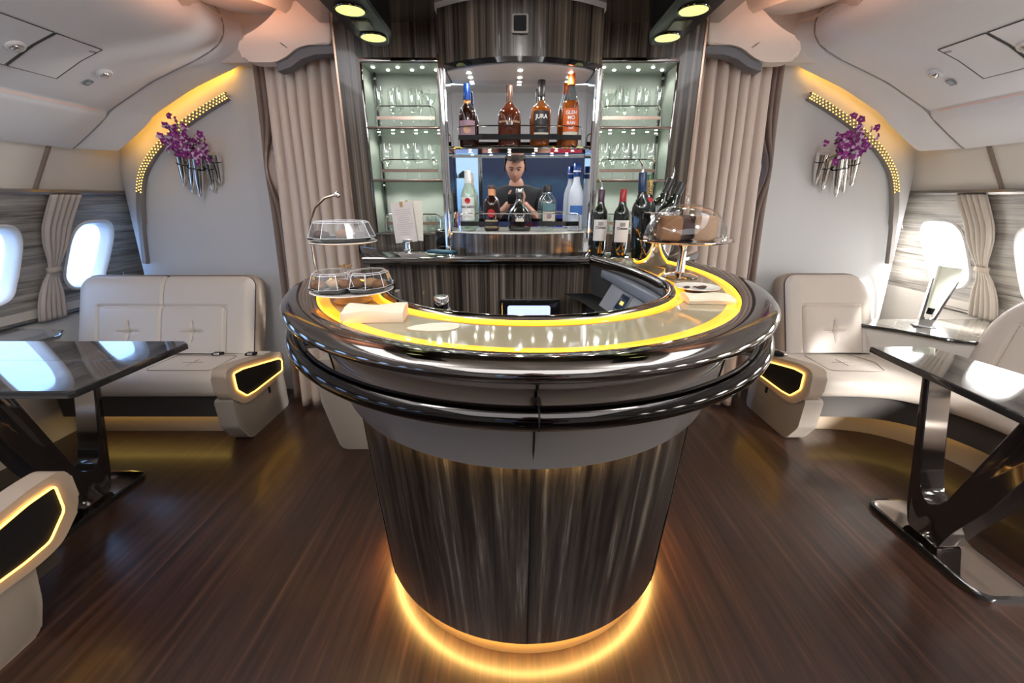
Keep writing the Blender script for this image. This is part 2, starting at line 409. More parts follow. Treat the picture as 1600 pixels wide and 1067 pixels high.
for s in (-1, 1):
    side = 'left' if s < 0 else 'right'
    bm = NB(); P = PR[:5] + PR[5:8] + PR[8:]
    grid(bm, [[(s*x, y, z) for x, z in P] for y in (YN, 0, 2.72)])
    struct('ceiling_' + side, bm, mCeil, ang=50)
    # step in the shell, its pink light put into a peach strip
    bm = NB(); prism(bm, [(s*2.372, 1.806), (s*2.368, 1.812), (s*2.358, 1.835), (s*2.352, 1.834)], 'y', YN, 2.66); struct('trim_%d' % (3 if s < 0 else 4), bm, mat('peach_strip', (.85, .68, .62), .5, emit=(1.0, .42, .22), estr=.03))
    # end moulding that turns down to the bulkhead
    base = smooth_prof([p for p in PR if p[1] != 1.812 and p[1] != 1.838], 1)
    def shift(P, t, dz):
        return [(x - .16*t, z - dz*t) for x, z in P]
    rows = []
    for y, t, inn in ((2.705, 0, .014), (2.72, 0, 0.0), (2.75, .12, 0), (2.79, .35, 0), (2.83, .65, 0), (2.86, .88, .0), (2.878, 1.0, .004), (2.884, 1.0, .02), (2.878, .95, .05)):
        rows.append([(s*x, y, z + inn) for x, z in shift(base, t*.75, .0)])
    grid(bm := NB(), rows); struct('trim_%d' % (5 if s < 0 else 6), bm, mCeil, ang=60)
    bm = NB(); tube(bm, [(s*(x - .001), 2.712, z + .001) for x, z in base], .0045, 6); struct('trim_%d' % (13 if s < 0 else 14), bm, mat('groove_shade', (.30, .28, .27), .7))
    # warm cove strip behind the moulding lip
    pts = [(s*x, 2.895, z + .030) for x, z in shift(base, .75, .0) if 1.66 < x < 2.7]
    bm = NB(); tube(bm, pts, .006, 6); struct('trim_%d' % (7 if s < 0 else 8), bm, mat('cove_strip_%d' % s, (1, .8, .3), .5, emit=(1.0, .50, .05), estr=13 if s < 0 else 8))
    # shell above the bulkhead, closes the cabin
    bm = NB(); box(bm, *sorted((s*1.6, s*3.3)), 3.55, 3.6, 0, 2.4); struct('wall_front', bm, mWall)
    bm = NB(); box(bm, *sorted((s*1.60, s*3.34)), YN, 3.56, 2.345, 2.42); struct('ceiling', bm, mWall)
    bm = NB(); box(bm, *sorted((s*3.28, s*3.34)), YN, 3.6, 0, .62); box(bm, *sorted((s*2.70, s*3.34)), YN, 3.6, 1.52, 1.56) if False else box(bm, *sorted((s*2.95, s*3.0)), YN, 3.6, 1.42, 2.36); objs('wall_%s_outer' % side, bm, mBlackM, kind='structure')
    # stowage hatches on the shell
    def patch(bm, x0, x1, y0, y1, off, n=6):
        rows = []
        for i in range(n+1):
            x = x0 + (x1-x0)*i/n; z = slope_z(x)
            rows.append([(s*(x - off*.45), y, z - off*.9) for y in (y0, y1)])
        grid(bm, rows)
    for k, (ya, yb) in enumerate(((2.10, 2.31), (1.75, 2.092))):
        h = thing('ceiling_hatch', ('small square access hatch in the %s ceiling shell, next to the far reading light' if k == 0 else 'long panel carrying a reading light in the %s ceiling shell') % side, 'hatch', (s*2.08, (ya+yb)/2, 1.97))
        bm = NB(); patch(bm, 1.960, 2.210, ya + .004, yb - .004, .0035, 12); obj('panel', bm, mCeil, h)
        xs_ = [1.958 + .254*i/12 for i in range(13)]
        lp = [(s*(x - .001), ya, slope_z(x) - .002) for x in xs_] + [(s*(x - .001), yb, slope_z(x) - .002) for x in xs_[::-1]]
        bm = NB(); tube(bm, lp, .0026, 6, True); obj('gap', bm, mGap, h)
        if k == 0:
            bm = NB(); c = Vector((s*(1.985 - .003), 2.285, slope_z(1.985) - .007))
            tube(bm, [c + Vector((s*.012*math.cos(a), .012*math.sin(a), -.010*s*s*math.cos(a)*0)) for a in [2*PI*i/16 for i in range(16)]], .0012, 5, True); obj('latch', bm, mGap, h)
    nrm = Vector((-s*.43, 0, -.9)).normalized()
    for k, y in enumerate((2.455, 2.05)):
        c = Vector((s*2.10, y, slope_z(2.10))) + nrm*.004
        L_ = thing('reading_light', ('round chrome-rimmed reading light in the %s ceiling shell, beyond the hatch' if k == 0 else 'round chrome-rimmed reading light in the %s ceiling shell, nearest the camera') % side, 'light', c)
        M = Matrix.Translation(c) @ nrm.to_track_quat('Z', 'Y').to_matrix().to_4x4()
        bm = NB(); lathe(bm, [(.034, -.004), (.036, .004), (.030, .010), (.024, .010), (.021, .002)], M=M); obj('rim', bm, mWhite, L_)
        bm = NB(); lathe(bm, [(.021, .000), (.018, .012), (.010, .018), (0, .019)], M=M); obj('lens', bm, mChrome, L_)
    c = Vector((s*2.182, 2.44, slope_z(2.182))) + nrm*.004
    M = Matrix.Translation(c) @ nrm.to_track_quat('Z', 'Y').to_matrix().to_4x4()
    bm = NB(); prism(bm, rrect(.032, .044, .006), 'z', 0, .004); bmesh.ops.transform(bm, matrix=M, verts=bm.verts)
    tg = tag(obj('no_smoking_sign', bm, mat('sign_grey', (.22, .25, .28), .4)), 'tiny grey pictogram sign beside the far reading light on the %s ceiling shell' % side, 'sign')
    bm = NB(); tube(bm, [M @ Vector((.009*math.cos(a), .009*math.sin(a), .0045)) for a in [2*PI*i/14 for i in range(14)]], .001, 4, True)
    tube(bm, [M @ Vector((-.006, -.006, .0045)), M @ Vector((.006, .006, .0045))], .001, 4); obj('pictogram', bm, mWhite, tg)

# bulkheads carrying the flowers: plan curve from the aisle out to the window wall
def bulkhead(s):
    side = 'left' if s < 0 else 'right'
    plan = [(1.46, 2.86), (1.50, 2.885), (1.65, 2.915), (1.85, 2.94), (2.1, 2.96), (2.4, 2.985), (2.58, 3.02), (2.70, 3.09), (2.80, 3.2), (2.87, 3.33), (2.95, 3.5)]
    rows = []
    zs = [0, .2, .45, .7, .95, 1.2, 1.45, 1.7, 1.95, 2.2, 2.34]
    for z in zs:
        lean = .10*(1 - z/2.1)**1.0; flare = .06*max(0, 1 - z/1.5)
        row = []
        for i, (x, y) in enumerate(plan):
            k = max(0, 1 - (x - 1.46)/.6)
            row.append((s*(x + lean*k + flare*min(1, max(0, (x-2.0)/.6))), y, z))
        rows.append(row)
    bm = NB(); grid(bm, rows); struct('wall_front_' + side, bm, mWall, ang=60)
    bm = NB(); tube(bm, [(r[0][0] - s*.004, r[0][1] - .002, r[0][2]) for r in rows], .014, 8); struct('trim_%d' % (9 if s < 0 else 10), bm, mat('edge_trim', (.07, .075, .09), .25, .6))
    bm = NB(); grid(bm, [[(r[0][0], 2.87, r[0][2]), (r[0][0] + s*.02, 3.6, r[0][2])] for r in rows]); struct('wall_front_' + side, bm, mat('dark_return', (.05, .045, .045), .6))
    # light strip that arcs over the bulkhead
    P = [(1.765, 1.955), (1.93, 1.885), (2.14, 1.775), (2.33, 1.645), (2.455, 1.51), (2.525, 1.355), (2.575, 1.157), (2.62, .93)]
    def crv(P, n):
        out = []
        for i in range(len(P) - 1):
            p0 = P[max(i-1, 0)]; p1 = P[i]; p2 = P[i+1]; p3 = P[min(i+2, len(P)-1)]
            for k in range(n):
                t = k/n
                out.append(tuple(.5*(2*p1[j] + (p2[j]-p0[j])*t + (2*p0[j]-5*p1[j]+4*p2[j]-p3[j])*t*t + (3*p1[j]-p0[j]-3*p2[j]+p3[j])*t**3) for j in range(2)))
        out.append(P[-1]); return out
    C = crv(P, 8)
    def yb(x):
        for (x0, y0), (x1, y1) in zip(plan, plan[1:]):
            if x <= x1: return y0 + (y1-y0)*(x-x0)/(x1-x0)
        return plan[-1][1]
    st = thing('wall_light_strip', 'curved perforated metal light strip glowing amber behind the %s orchids' % side, 'light', (s*2.3, yb(2.3), 1.6))
    rows = []; N = len(C); hw = .021
    frames = []
    for i, (x, z) in enumerate(C):
        a = C[max(i-1, 0)]; b = C[min(i+1, N-1)]; t = Vector((b[0]-a[0], b[1]-a[1])).normalized(); nn = Vector((-t.y, t.x))
        w_ = hw*(1 if i < N-10 else .75); y = yb(x - .05*min(1, max(0, (x - 2.0)/.6))) - .012
        frames.append((x, z, nn, y, w_))
        rows.append([(s*(x + nn.x*q*w_), y - d, z + nn.y*q*w_) for q, d in ((-1, -.01), (-1, .016), (-.8, .022), (.8, .022), (1, .016), (1, -.01))])
    bm = NB(); grid(bm, rows); obj('strip_body', bm, mat('strip_metal', (.30, .27, .25), .35, .4), st)
    bm = NB(); M_ = int(N*.68)
    for i in range(1, M_*2):
        f = i/2; a = int(f); q = f - a; b = min(a+1, N-1)
        x = frames[a][0]*(1-q) + frames[b][0]*q; z = frames[a][1]*(1-q) + frames[b][1]*q; nn = frames[a][2]; y = frames[a][3]*(1-q) + frames[b][3]*q - .024
        for row in (-.55, .55, 0.0):
            for sub in ((0,) if (i % 2 == 0) == (row == 0) else ()):
                q2 = sub + (.25 if row > 0 else 0)
                tx = (frames[b][0]-frames[a][0])*q2*.5; tz = (frames[b][1]-frames[a][1])*q2*.5
                cx_, cz_ = x + tx + nn.x*row*hw*1.2, z + tz + nn.y*row*hw*1.2; r_ = .0050
                vs = [bm.verts.new((s*(cx_ + r_*math.cos(k*PI/2)), y, cz_ + r_*math.sin(k*PI/2))) for k in range(4)]; face(bm, vs)
    obj('light_holes', bm, mat('hole_glow', (1, .8, .3), .5, emit=(1.0, .62, .12), estr=2.6), st, smooth=False)
    return yb
YB = bulkhead(-1); bulkhead(1)

# curtain valances: moulded shells over the aisle curtains
for s in (-1, 1):
    side = 'left' if s < 0 else 'right'
    poly = [(.946, 2.10), (1.07, 2.10), (1.13, 2.085), (1.19, 2.045), (1.25, 2.022), (1.36, 2.022), (1.40, 2.03), (1.43, 2.06), (1.42, 2.10), (1.40, 2.13), (1.33, 2.16), (1.26, 2.20), (1.20, 2.25), (1.12, 2.285), (1.02, 2.28), (.946, 2.235)]
    bm = NB(); prism(bm, [(s*x, z) for x, z in roundpoly(poly, .03, 3)], 'y', 2.50, 2.58, .012, 3)
    v = thing('curtain_valance', 'moulded cream shell valance lit peach over the %s aisle curtain' % side, 'valance', (s*1.2, 2.65, 2.02))
    obj('shell', bm, mShell, v, ang=50)
    bm = NB(); prism(bm, [(s*x, z) for x, z in [(.946, 2.098), (1.07, 2.096), (1.13, 2.08), (1.19, 2.04), (1.25, 2.018), (1.25, 1.985), (1.18, 2.005), (1.12, 2.04), (1.05, 2.06), (.946, 2.065)]], 'y', 2.515, 2.585); obj('gasket', bm, mGasket, v)
    bm = NB()
    for q in (0, .012): tube(bm, [(s*(1.175 + q), 2.498, 2.085 + q*.6), (s*(1.195 + q), 2.498, 2.10 + q*.6)], .0015, 4)
    objs('vent_slit', bm, mGap, v)
    # rounded ceiling dish above
    bm = NB(); lathe(bm, [(0, -.065), (.5, -.06), (.8, -.045), (.95, -.02), (1.0, 0), (1.0, .03)], n=40)
    bmesh.ops.scale(bm, vec=(.30, .34, 1), verts=bm.verts); bmesh.ops.translate(bm, vec=(s*1.36, 2.42, 2.335), verts=bm.verts)
    struct('ceiling_dish', bm, mShell)
    bm = NB(); lathe(bm, [(.80, .0), (.9, -.05), (1.0, -.07), (1.1, -.05), (1.2, 0)], n=40)
    bmesh.ops.scale(bm, vec=(.26, .34, 1), verts=bm.verts); bmesh.ops.translate(bm, vec=(s*1.40, 2.62, 2.30), verts=bm.verts)
    struct('ceiling_dish', bm, mShell)
    bm = NB(); box(bm, *sorted((s*.93, s*1.72)), 2.80, 2.86, 2.10, 2.34); struct('wall_front_header', bm, mShell)

# curtains
def curtain(name, label, x0, x1, x0b, x1b, y, z0, z1, folds, amp, m, parent=None, pinch=None, ph=0.0, thick=.004):
    bm = NB(); nx = folds*14; nz = 40; rows = []
    for j in range(nz + 1):
        t = j/nz; z = z1 + (z0 - z1)*t; row = []
        for i in range(nx + 1):
            u = i/nx; a = x0 + (x0b - x0)*t; b = x1 + (x1b - x1)*t
            if pinch:
                zc, wdt, cen = pinch; k = math.exp(-((z - zc)/wdt)**2)*.72
                c = a + (b - a)*cen; a += (c - a)*k; b += (c - b)*k
            uu = u + .012*math.sin(9*u + 3*t + ph)
            g = math.sin(2*PI*folds*uu + ph); f = math.copysign(abs(g)**.55, g)
            am = amp*(.55 + .45*min(1, t*5))*(1 + .25*math.sin(5*u + 2*t))
            row.append((a + (b - a)*(u + .010*math.cos(2*PI*folds*uu + ph)), y + am*f + .012*math.sin(3*t + 7*u), z))
        rows.append(row)
    grid(bm, rows); o = obj(name, bm, m, parent, ang=80)
    md = o.modifiers.new('thick', 'SOLIDIFY'); md.thickness = thick
    if label: tag(o, label, 'curtain')
    return o
for s in (-1, 1):
    side = 'left' if s < 0 else 'right'
    curtain('aisle_curtain', 'tall pleated taupe curtain drawn across the %s aisle beside the bar cabinet' % side, s*.95, s*1.37, s*.97, s*1.47, 2.64, .015, 2.13, 7, .026, mCurtain, ph=.6*s)
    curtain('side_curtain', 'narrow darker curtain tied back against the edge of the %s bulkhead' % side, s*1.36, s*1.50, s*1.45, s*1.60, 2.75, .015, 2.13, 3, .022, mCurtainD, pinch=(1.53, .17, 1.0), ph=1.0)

# ------------------------------------------------------------------ back unit (display cabinet behind the bar)
unit = thing('display_cabinet', 'dark zebra-wood display cabinet with lit glass niches and central mirror bay behind the bar', 'cabinet', (0, 2.4, 0))
YP = 2.50
bm = NB()
for s in (-1, 1):
    box(bm, *sorted((s*.93, s*.815)), YP, 2.86, 1.0, 2.34)
    box(bm, *sorted((s*.815, s*.30)), YP, 2.86, 2.025, 2.34)
    box(bm, *sorted((s*.815, s*.395)), YP, 2.86, 1.0, 1.175)
box(bm, -.30, .30, 2.44, 2.86, 1.0, 2.34)
objs('wood_panel', bm, mWoodV, unit, smooth=False)
bm = NB()
for s in (-1, 1): box(bm, *sorted((s*.94, s*.93)), YP - .004, 2.86, .0, 2.34)
objs('edge_strip', bm, mat('copper_edge', (.55, .38, .28), .25, .9), unit)
# base cabinet
bm = NB(); box(bm, -.72, .74, 2.05, 2.60, 0, 1.06); obj('lower_front', bm, mWoodV, unit, smooth=False)
bm = NB(); box(bm, -.735, -.72, 2.04, 2.5, 0, 1.06); obj('side_panel', bm, mGunmetal, unit)
for s in (-1,):
    bm = NB(); prism(bm, roundpoly([(s*.737, .0), (s*1.015, .0), (s*1.09, .30), (s*1.09, .55), (s*.737, .55)], .03), 'y', 2.10, 2.40, .006); obj('plinth_box', bm, mPlastic, unit, label='cream lacquered box low beside the cabinet')
# worktop
ct = thing('back_worktop', 'glossy black worktop with a bright metal nosing along the back of the bar', 'worktop', (0, 2.2, 1.06))
bm = NB(); prism(bm, [(-.735, 2.01), (.78, 2.01), (.93, 2.2), (.93, 2.5), (-.93, 2.5), (-.76, 2.36)], 'z', 1.062, 1.10, .004); obj('top', bm, mBlack, ct)
bm = NB(); prism(bm, [(2.012, 1.098), (2.0, 1.100), (1.996, 1.094), (1.998, 1.072), (2.006, 1.066), (2.012, 1.068)], 'x', -.737, .60); obj('nosing', bm, mRimDark, ct)
bm = NB(); tube(bm, [(-.737, 1.994, 1.097), (.60, 1.994, 1.097)], .0035, 6); obj('nosing_lip', bm, mChrome, ct)

# oven display in the lower front
dsp = thing('built_in_display', 'black framed appliance with a lit pale blue display under the worktop', 'appliance', (.055, 2.04, .84))
bm = NB(); box(bm, -.10, .195, 2.02, 2.049, .74, .895, .004); obj('frame', bm, mBlack, dsp)
bm = NB(); prism(bm, rrect(.21, .06, .012, cx=.045, cy=.835), 'y', 2.016, 2.019); obj('screen', bm, mScreenB, dsp)
bm = NB(); tube(bm, [(-.085, 2.014, .76), (-.085, 2.014, .88)], .003, 6); obj('side_bar', bm, mChrome, dsp)
bm = NB(); box(bm, .035, .05, 2.016, 2.02, .875, .887); obj('latch', bm, mGunmetal, dsp)

# glass niches
NZ = [(1.725, 2.018), (1.462, 1.715), (1.178, 1.452)]
GLASSES = []
for s in (-1, 1):
    side = 'left' if s < 0 else 'right'
    x0, x1 = s*.812, s*.40
    a, b = min(x0, x1), max(x0, x1); yb_ = 2.70
    bm = NB()
    box(bm, a, b, yb_, yb_ + .02, 1.17, 2.03)
    obj('niche_back', bm, mNiche, unit, smooth=False)
    bm = NB(); box(bm, *sorted((s*.815, s*.812)), YP, yb_, 1.17, 2.03); obj('niche_side', bm, mNiche, unit)
    bm = NB(); box(bm, *sorted((s*.40, s*.397)), YP - .10, yb_, 1.17, 2.03); obj('niche_side', bm, mNiche, unit)
    # metal surround
    bm = NB(); box(bm, a - .004, b + .0, YP - .012, YP + .004, 2.018, 2.040, .002); box(bm, *sorted((s*.818, s*.806)), YP - .008, YP + .004, 1.165, 2.03, .002); box(bm, a, b, YP - .01, YP + .004, 1.165, 1.178, .002)
    objs('niche_frame', bm, mRimDark, unit)
    bm = NB(); box(bm, a, b, YP - .004, yb_, 2.016, 2.03); obj('niche_ceiling', bm, mNiche, unit)
    bm = NB()
    for zt in (2.014, 1.7085, 1.4455)[:2]:
        for i in range(6):
            x = a + .045 + (b - a - .09)*i/5; y = 2.56 + (.05 if i % 2 else 0)
            lathe(bm, [(0, 0), (.008, 0), (.008, .002)], (x, y, zt - .0015), 10)
    objs('spot_led', bm, mLed, unit)
    for zt, pw in ((2.005, 1.1), (1.702, .9), (1.44, .8)):
        for q in (.25, .75): light('SPOT', 'niche_lamp', (a + (b - a)*q, 2.57, zt), pw*1.5, (1.0, 1.0, .90), size=.015, spot_size=2.7, spot_blend=.6, shadow_soft_size=.015)
    bm = NB(); box(bm, *sorted((s*.797, s*.787)), 2.66, 2.68, 1.178, 2.016); obj('upright', bm, mBlack, unit)
    bm = NB()
    for zt in (1.98, 1.70, 1.43, 1.25): lathe(bm, [(.009, 0), (.012, .006), (.009, .012)], (s*.792, 2.655, zt), 10)
    objs('upright_fitting', bm, mChrome, unit)
    for k, (zf, zc_) in enumerate(NZ):
        if k < 2:
            sh = NB(); box(sh, a + .002, b - .002, YP + .004, yb_ - .002, zf - .009, zf - .001); obj('shelf', sh, mGlassShelf, unit, smooth=False)
            sh = NB(); box(sh, a, b, YP - .008, YP + .004, zf - .012, zf + .002, .002); obj('shelf_edge', sh, mat('bronze_edge', (.20, .15, .125), .25, .9), unit)
        # guard rail
        g = thing('guard_rail', '%s chrome guard rail in front of the glasses in the %s niche' % (['top', 'middle', 'bottom'][k], side), 'rail', ((a+b)/2, YP + .03, zf), group=None)
        ra, rb = a + .045, b - .05; h = .105 if k < 2 else .10; y = YP + .035
        pts = [(ra, y, zf)] + [(ra + .03 - .03*math.cos(t), y, zf + h - .03 + .03*math.sin(t)) for t in [0, .4, .8, 1.2, PI/2]] + [(rb - .03 + .03*math.sin(t), y, zf + h - .03 + .03*math.cos(t)) for t in [0, .4, .8, 1.2, PI/2]] + [(rb, y, zf)]
        bm = NB(); tube(bm, pts, .0035, 8); obj('rod', bm, mChrome, g)
        bm = NB(); box(bm, ra, rb, y - .002, y + .002, zf + .040, zf + .056); obj('band', bm, mat('copper_band', (.35, .25, .20), .25, .9), g)

# stemware
def glass_proto(kind):
    if kind == 'flute': P = [(.030, 0), (.030, .002), (.006, .006), (.0035, .02), (.0035, .075), (.010, .085), (.020, .105), (.024, .14), (.0235, .18), (.021, .205)]
    elif kind == 'wine': P = [(.034, 0), (.034, .002), (.006, .007), (.004, .02), (.004, .07), (.012, .078), (.030, .098), (.037, .125), (.036, .155), (.029, .19)]
    elif kind == 'martini': P = [(.034, 0), (.034, .002), (.006, .006), (.004, .02), (.004, .10), (.010, .11), (.052, .185), (.053, .187)]
    else: P = [(0, .004), (.026, .004), (.028, .0), (.032, .006), (.036, .08), (.0365, .086)]
    P = smooth_prof(P, 1)
    n = {'flute': 'champagne_flute', 'wine': 'wine_glass', 'martini': 'martini_glass', 'tumbler': 'tumbler'}[kind]
    bm = NB(); lathe(bm, P, n=20)
    inner = [(max(r - .0016, .0005), z) for r, z in P if (z > .08 or kind == 'tumbler')][::-1]
    lathe(bm, [P[-1]] + inner, n=20)
    return obj(n, bm, mGlass)
for s in (-1, 1):
    side = 'left' if s < 0 else 'right'
    def put(kind, xs, y, z, what, grp):
        p = glass_proto(kind)
        for i, x in enumerate(xs):
            o = p if i == 0 else p.copy()
            if i: COL.objects.link(o)
            yy = y + (.0 if i % 2 == 0 else .055); o.location = (s*x, yy, z)
            tag(o, what[i] if isinstance(what, list) else what, 'glass', grp)
    # x listed from the outer side inwards
    o5 = ['outermost', 'second from the outside', 'middle', 'second from the bay', 'innermost'] 
    put('flute', [.755, .70, .645, .59, .54], 2.575, 1.7245, ['%s clear champagne flute on the top shelf of the %s niche' % (q, side) for q in o5], 'champagne flutes in the %s niche' % side)
    put('martini', [.485], 2.60, 1.7245, ['wide clear martini glass at the inner end of the top shelf of the %s niche' % side], None)
    put('wine', [.74, .665, .60, .545, .48] if s > 0 else [.74, .645, .565, .49], 2.58, 1.4615, ['%s clear round wine glass on the middle shelf of the %s niche' % (q, side) for q in (o5 if s > 0 else [o5[0], o5[1], o5[3], o5[4]])], 'wine glasses in the %s niche' % side)
    put('tumbler', [.76, .68, .60, .52, .455], 2.585, 1.1785, ['%s clear tumbler on the bottom shelf of the %s niche' % (q, side) for q in o5], 'tumblers in the %s niche' % side)

# ------------------------------------------------------------------ central bay
bay = unit
def bow(x, y0, d, hw=.38): return y0 - d*(1 - (x/hw)**2)
def bowed(bm, hw, yf, d, yb, z0, z1, n=24, bev=False):
    xs = [-hw + 2*hw*i/n for i in range(n+1)]
    poly = [(x, bow(x, yf, d, hw)) for x in xs] + [(hw, yb), (-hw, yb)]
    prism(bm, poly, 'z', z0, z1); return bm
bm = NB(); bowed(bm, .375, 2.26, .13, 2.46, 1.945, 2.165); obj('header', bm, mWoodV, bay, ang=30)
bm = NB(); bowed(bm, .385, 2.27, .13, 2.46, 2.165, 2.19); obj('header_cap', bm, mWhite, bay)
bm = NB(); bowed(bm, .380, 2.255, .133, 2.46, 1.925, 1.946); obj('header_rim', bm, mBlack, bay)
bm = NB(); bowed(bm, .340, 2.265, .12, 2.43, 1.921, 1.926); obj('soffit', bm, mWhite, bay)
bm = NB()
for i, x in enumerate((-.24, -.0, .24)):
    for y in (2.24 + .04*(x != 0), 2.36): lathe(bm, [(0, 0), (.010, 0), (.010, .003)], (x, y, 1.9185), 12)
for x in (-.25, -.15, -.05, .08, .18, .26): lathe(bm, [(0, 0), (.007, 0), (.007, .002)], (x, 2.27 + .06*(int(x*100) % 2), 1.5835), 10)
objs('spot_led', bm, mLed, bay)
for q in (-.22, 0, .22):
    light('SPOT', 'bay_lamp', (q, 2.25, 1.912), 1.6, (1.0, .97, .92), spot_size=2.7, spot_blend=.6, shadow_soft_size=.012)
for q in (-.18, .18):
    light('SPOT', 'bay_lamp', (q, 2.30, 1.578), 1.3, (1.0, .97, .92), spot_size=2.7, spot_blend=.6, shadow_soft_size=.012)
for s_, zz in ((0, 0),):
    bm = NB(); prism(bm, rrect(.070, .070, .008, cx=-.004, cy=2.062), 'y', 2.115, 2.128); obj('sensor_frame', bm, mat('taupe_frame', (.16, .135, .115), .3), bay)
    bm = NB(); prism(bm, rrect(.054, .054, .006, cx=-.004, cy=2.062), 'y', 2.109, 2.116); obj('sensor_window', bm, mBlackM, bay)
# slightly concave mirror, centred at eye height
bm = NB(); R = 9.0; rows = []
for j in range(17):
    z = 1.19 + (1.93 - 1.19)*j/16; row = []
    for i in range(25):
        x = -.345 + .69*i/24; row.append((x, 2.432 - (x*x + (z-1.36)**2)/(2*R), z))
    rows.append(row)
grid(bm, rows); obj('mirror_back', bm, mMirror, bay)
for s in (-1, 1):
    bm = NB(); box(bm, *sorted((s*.345, s*.352)), 2.235, 2.43, 1.17, 1.93); obj('side_mirror', bm, mMirror, bay, smooth=False)
    bm = NB(); box(bm, *sorted((s*.345, s*.392)), 2.405, 2.50, 1.10, 1.945, .006); obj('side_post', bm, mMirrorT, bay)
    bm = NB(); lathe(bm, [(.020, 1.10), (.020, 1.93)], (s*.368, 2.262, 0), 14); obj('post', bm, mChrome, bay)
    bm = NB(); tube(bm, [(s*.398, 2.40, 1.19), (s*.398, 2.40, 2.03)], .006, 8); obj('copper_rod', bm, mat('copper_rod', (.75, .36, .22), .2, .9), bay)
bm = NB(); bowed(bm, .365, 2.25, .11, 2.44, 1.10, 1.195); obj('plinth', bm, mWoodV, bay, ang=30)
bm = NB(); bowed(bm, .350, 2.25, .11, 2.43, 1.196, 1.2035); obj('bottom_shelf', bm, mat('white_shelf', (.72, .72, .66), .15), bay)
bm = NB(); bowed(bm, .343, 2.27, .06, 2.425, 1.590, 1.603); obj('upper_shelf', bm, mat('dark_glass_shelf', (.06, .055, .05), .08, .4, .8), bay)
bm = NB(); tube(bm, [(x, bow(x, 2.27, .06, .343) - .003, 1.597) for x in [-.343 + .686*i/24 for i in range(25)]], .006, 8); obj('shelf_edge', bm, mChrome, bay)
for z, yf, nm in ((1.603, 2.225, 'upper'), (1.2035, 2.185, 'lower')):
    g = thing('guard_rail', 'chrome guard rail with a black band along the %s shelf of the mirror bay' % nm, 'rail', (0, yf, z))
    hw = .30; h = .088
    pts = [(-hw, yf + .03, z)] + [(-hw + .02 - .02*math.cos(t), yf + .03 - .0*t, z + h - .02 + .02*math.sin(t)) for t in (0, .5, 1.0, PI/2)]
    pts += [(x, yf + .03 - .028*(1 - (x/hw)**2), z + h) for x in [-.26 + .52*i/12 for i in range(13)]]
    pts += [(hw - .02 + .02*math.sin(t), yf + .03, z + h - .02 + .02*math.cos(t)) for t in (0, .5, 1.0, PI/2)] + [(hw, yf + .03, z)]
    bm = NB(); tube(bm, pts, .003, 8); obj('rod', bm, mChrome, g)
    bm = NB(); xs = [-hw + 2*hw*i/14 for i in range(15)]; yy = [yf + .03 - .028*(1 - (x/hw)**2) for x in xs]
    prism(bm, [(x, y - .0015) for x, y in zip(xs, yy)] + [(x, y + .0015) for x, y in list(zip(xs, yy))[::-1]], 'z', z + .028, z + .050); obj('band', bm, mBlack, g)

# ------------------------------------------------------------------ bottles
def bottle(name, label, loc, prof, glassm, parts, rotz=0, group=None, tilt=None, cat='bottle'):
    t = thing(name, label, cat, loc, rotz, group)
    bm = NB(); lathe(bm, smooth_prof(prof, 1), n=28); obj('glass_body', bm, glassm, t, local=True, ang=60)
    for (nm, b, m) in parts: obj(nm, b, m, t, local=True, ang=60)
    if tilt: t.rotation_euler = tilt
    return t
def cap(r0, r1, z0, z1, n=18):
    return lathe(NB(), [(0, z0), (r0, z0), (r0, z0 + .001), (r1, z1 - .002), (r1*.9, z1), (0, z1)], n=n)
def lab(r, z0, z1, a=.95): return cyl_label(NB(), r, z0, z1, -a, a)
mAmberLiq = mat('whisky', (.21, .05, .005), .04, coat=.2); mDarkLiq = mat('dark_spirit', (.022, .006, .004), .04, coat=.2)
mMahog = mat('bourbon', (.07, .014, .004), .04, coat=.2)
mClearB = thin('clear_bottle', (.80, .86, .84), .12); mGreenB = mat('dark_green_bottle', (.006, .010, .007), .04, coat=1.0)
mFrost = mat('frosted_bottle', (.55, .60, .70), .35, coat=.5)
mBlueF = mat('blue_foil', (.005, .035, .17), .3, .3); mOrange = mat('orange_label', (.62, .11, .015), .45); mBlackL = mat('black_label', (.015, .013, .013), .4)
mRed = mat('red_seal', (.45, .02, .02), .4); mLabel = mat('cream_label', (.62, .56, .46), .6); mWhiteL = mat('white_label', (.75, .74, .72), .6); mTextW = mat('white_print', (.85, .83, .8), .6)
mBrown = mat('brown_capsule', (.10, .05, .035), .35, .2); mPinkL = mat('mauve_label', (.32, .20, .25), .5)
mLiqGreen = mat('pale_green_label', (.25, .55, .32), .4)
ZU, ZL, YU, YLo = 1.6035, 1.204, 2.30, 2.28
def neckcap(zr): return zr
# x position from picture column at depth y
def bx(u, y, z): return CAMX + (u - 800)/660*(y*.9476 - (z - CAMH)*.3195)
b = bottle('whisky_bottle', 'blue-capped whisky bottle with an ornate mauve label, leftmost on the upper shelf', (bx(731, YU, 1.7), YU, ZU), [(0, 0), (.040, 0), (.042, .01), (.043, .14), (.036, .17), (.016, .19), (.0145, .205)], mDarkLiq,
    [('clear_neck', lathe(NB(), [(.0425, .142), (.036, .172), (.0165, .192), (.015, .21)], n=20), mClearB), ('capsule', cap(.020, .0155, .207, .278), mBlueF), ('neck_band', cap(.0175, .0185, .192, .209), mat('copper_band2', (.6, .25, .1), .3, .7)),
     ('label', lab(.0432, .045, .115, 1.0), mPinkL), ('emblem', lathe(NB(), [(0, 0), (.016, 0), (.018, .001)], n=20, M=Matrix.Translation((0, -.044, .075)) @ Matrix.Rotation(PI/2, 4, 'X')), mat('tan_emblem', (.55, .33, .2), .5))])
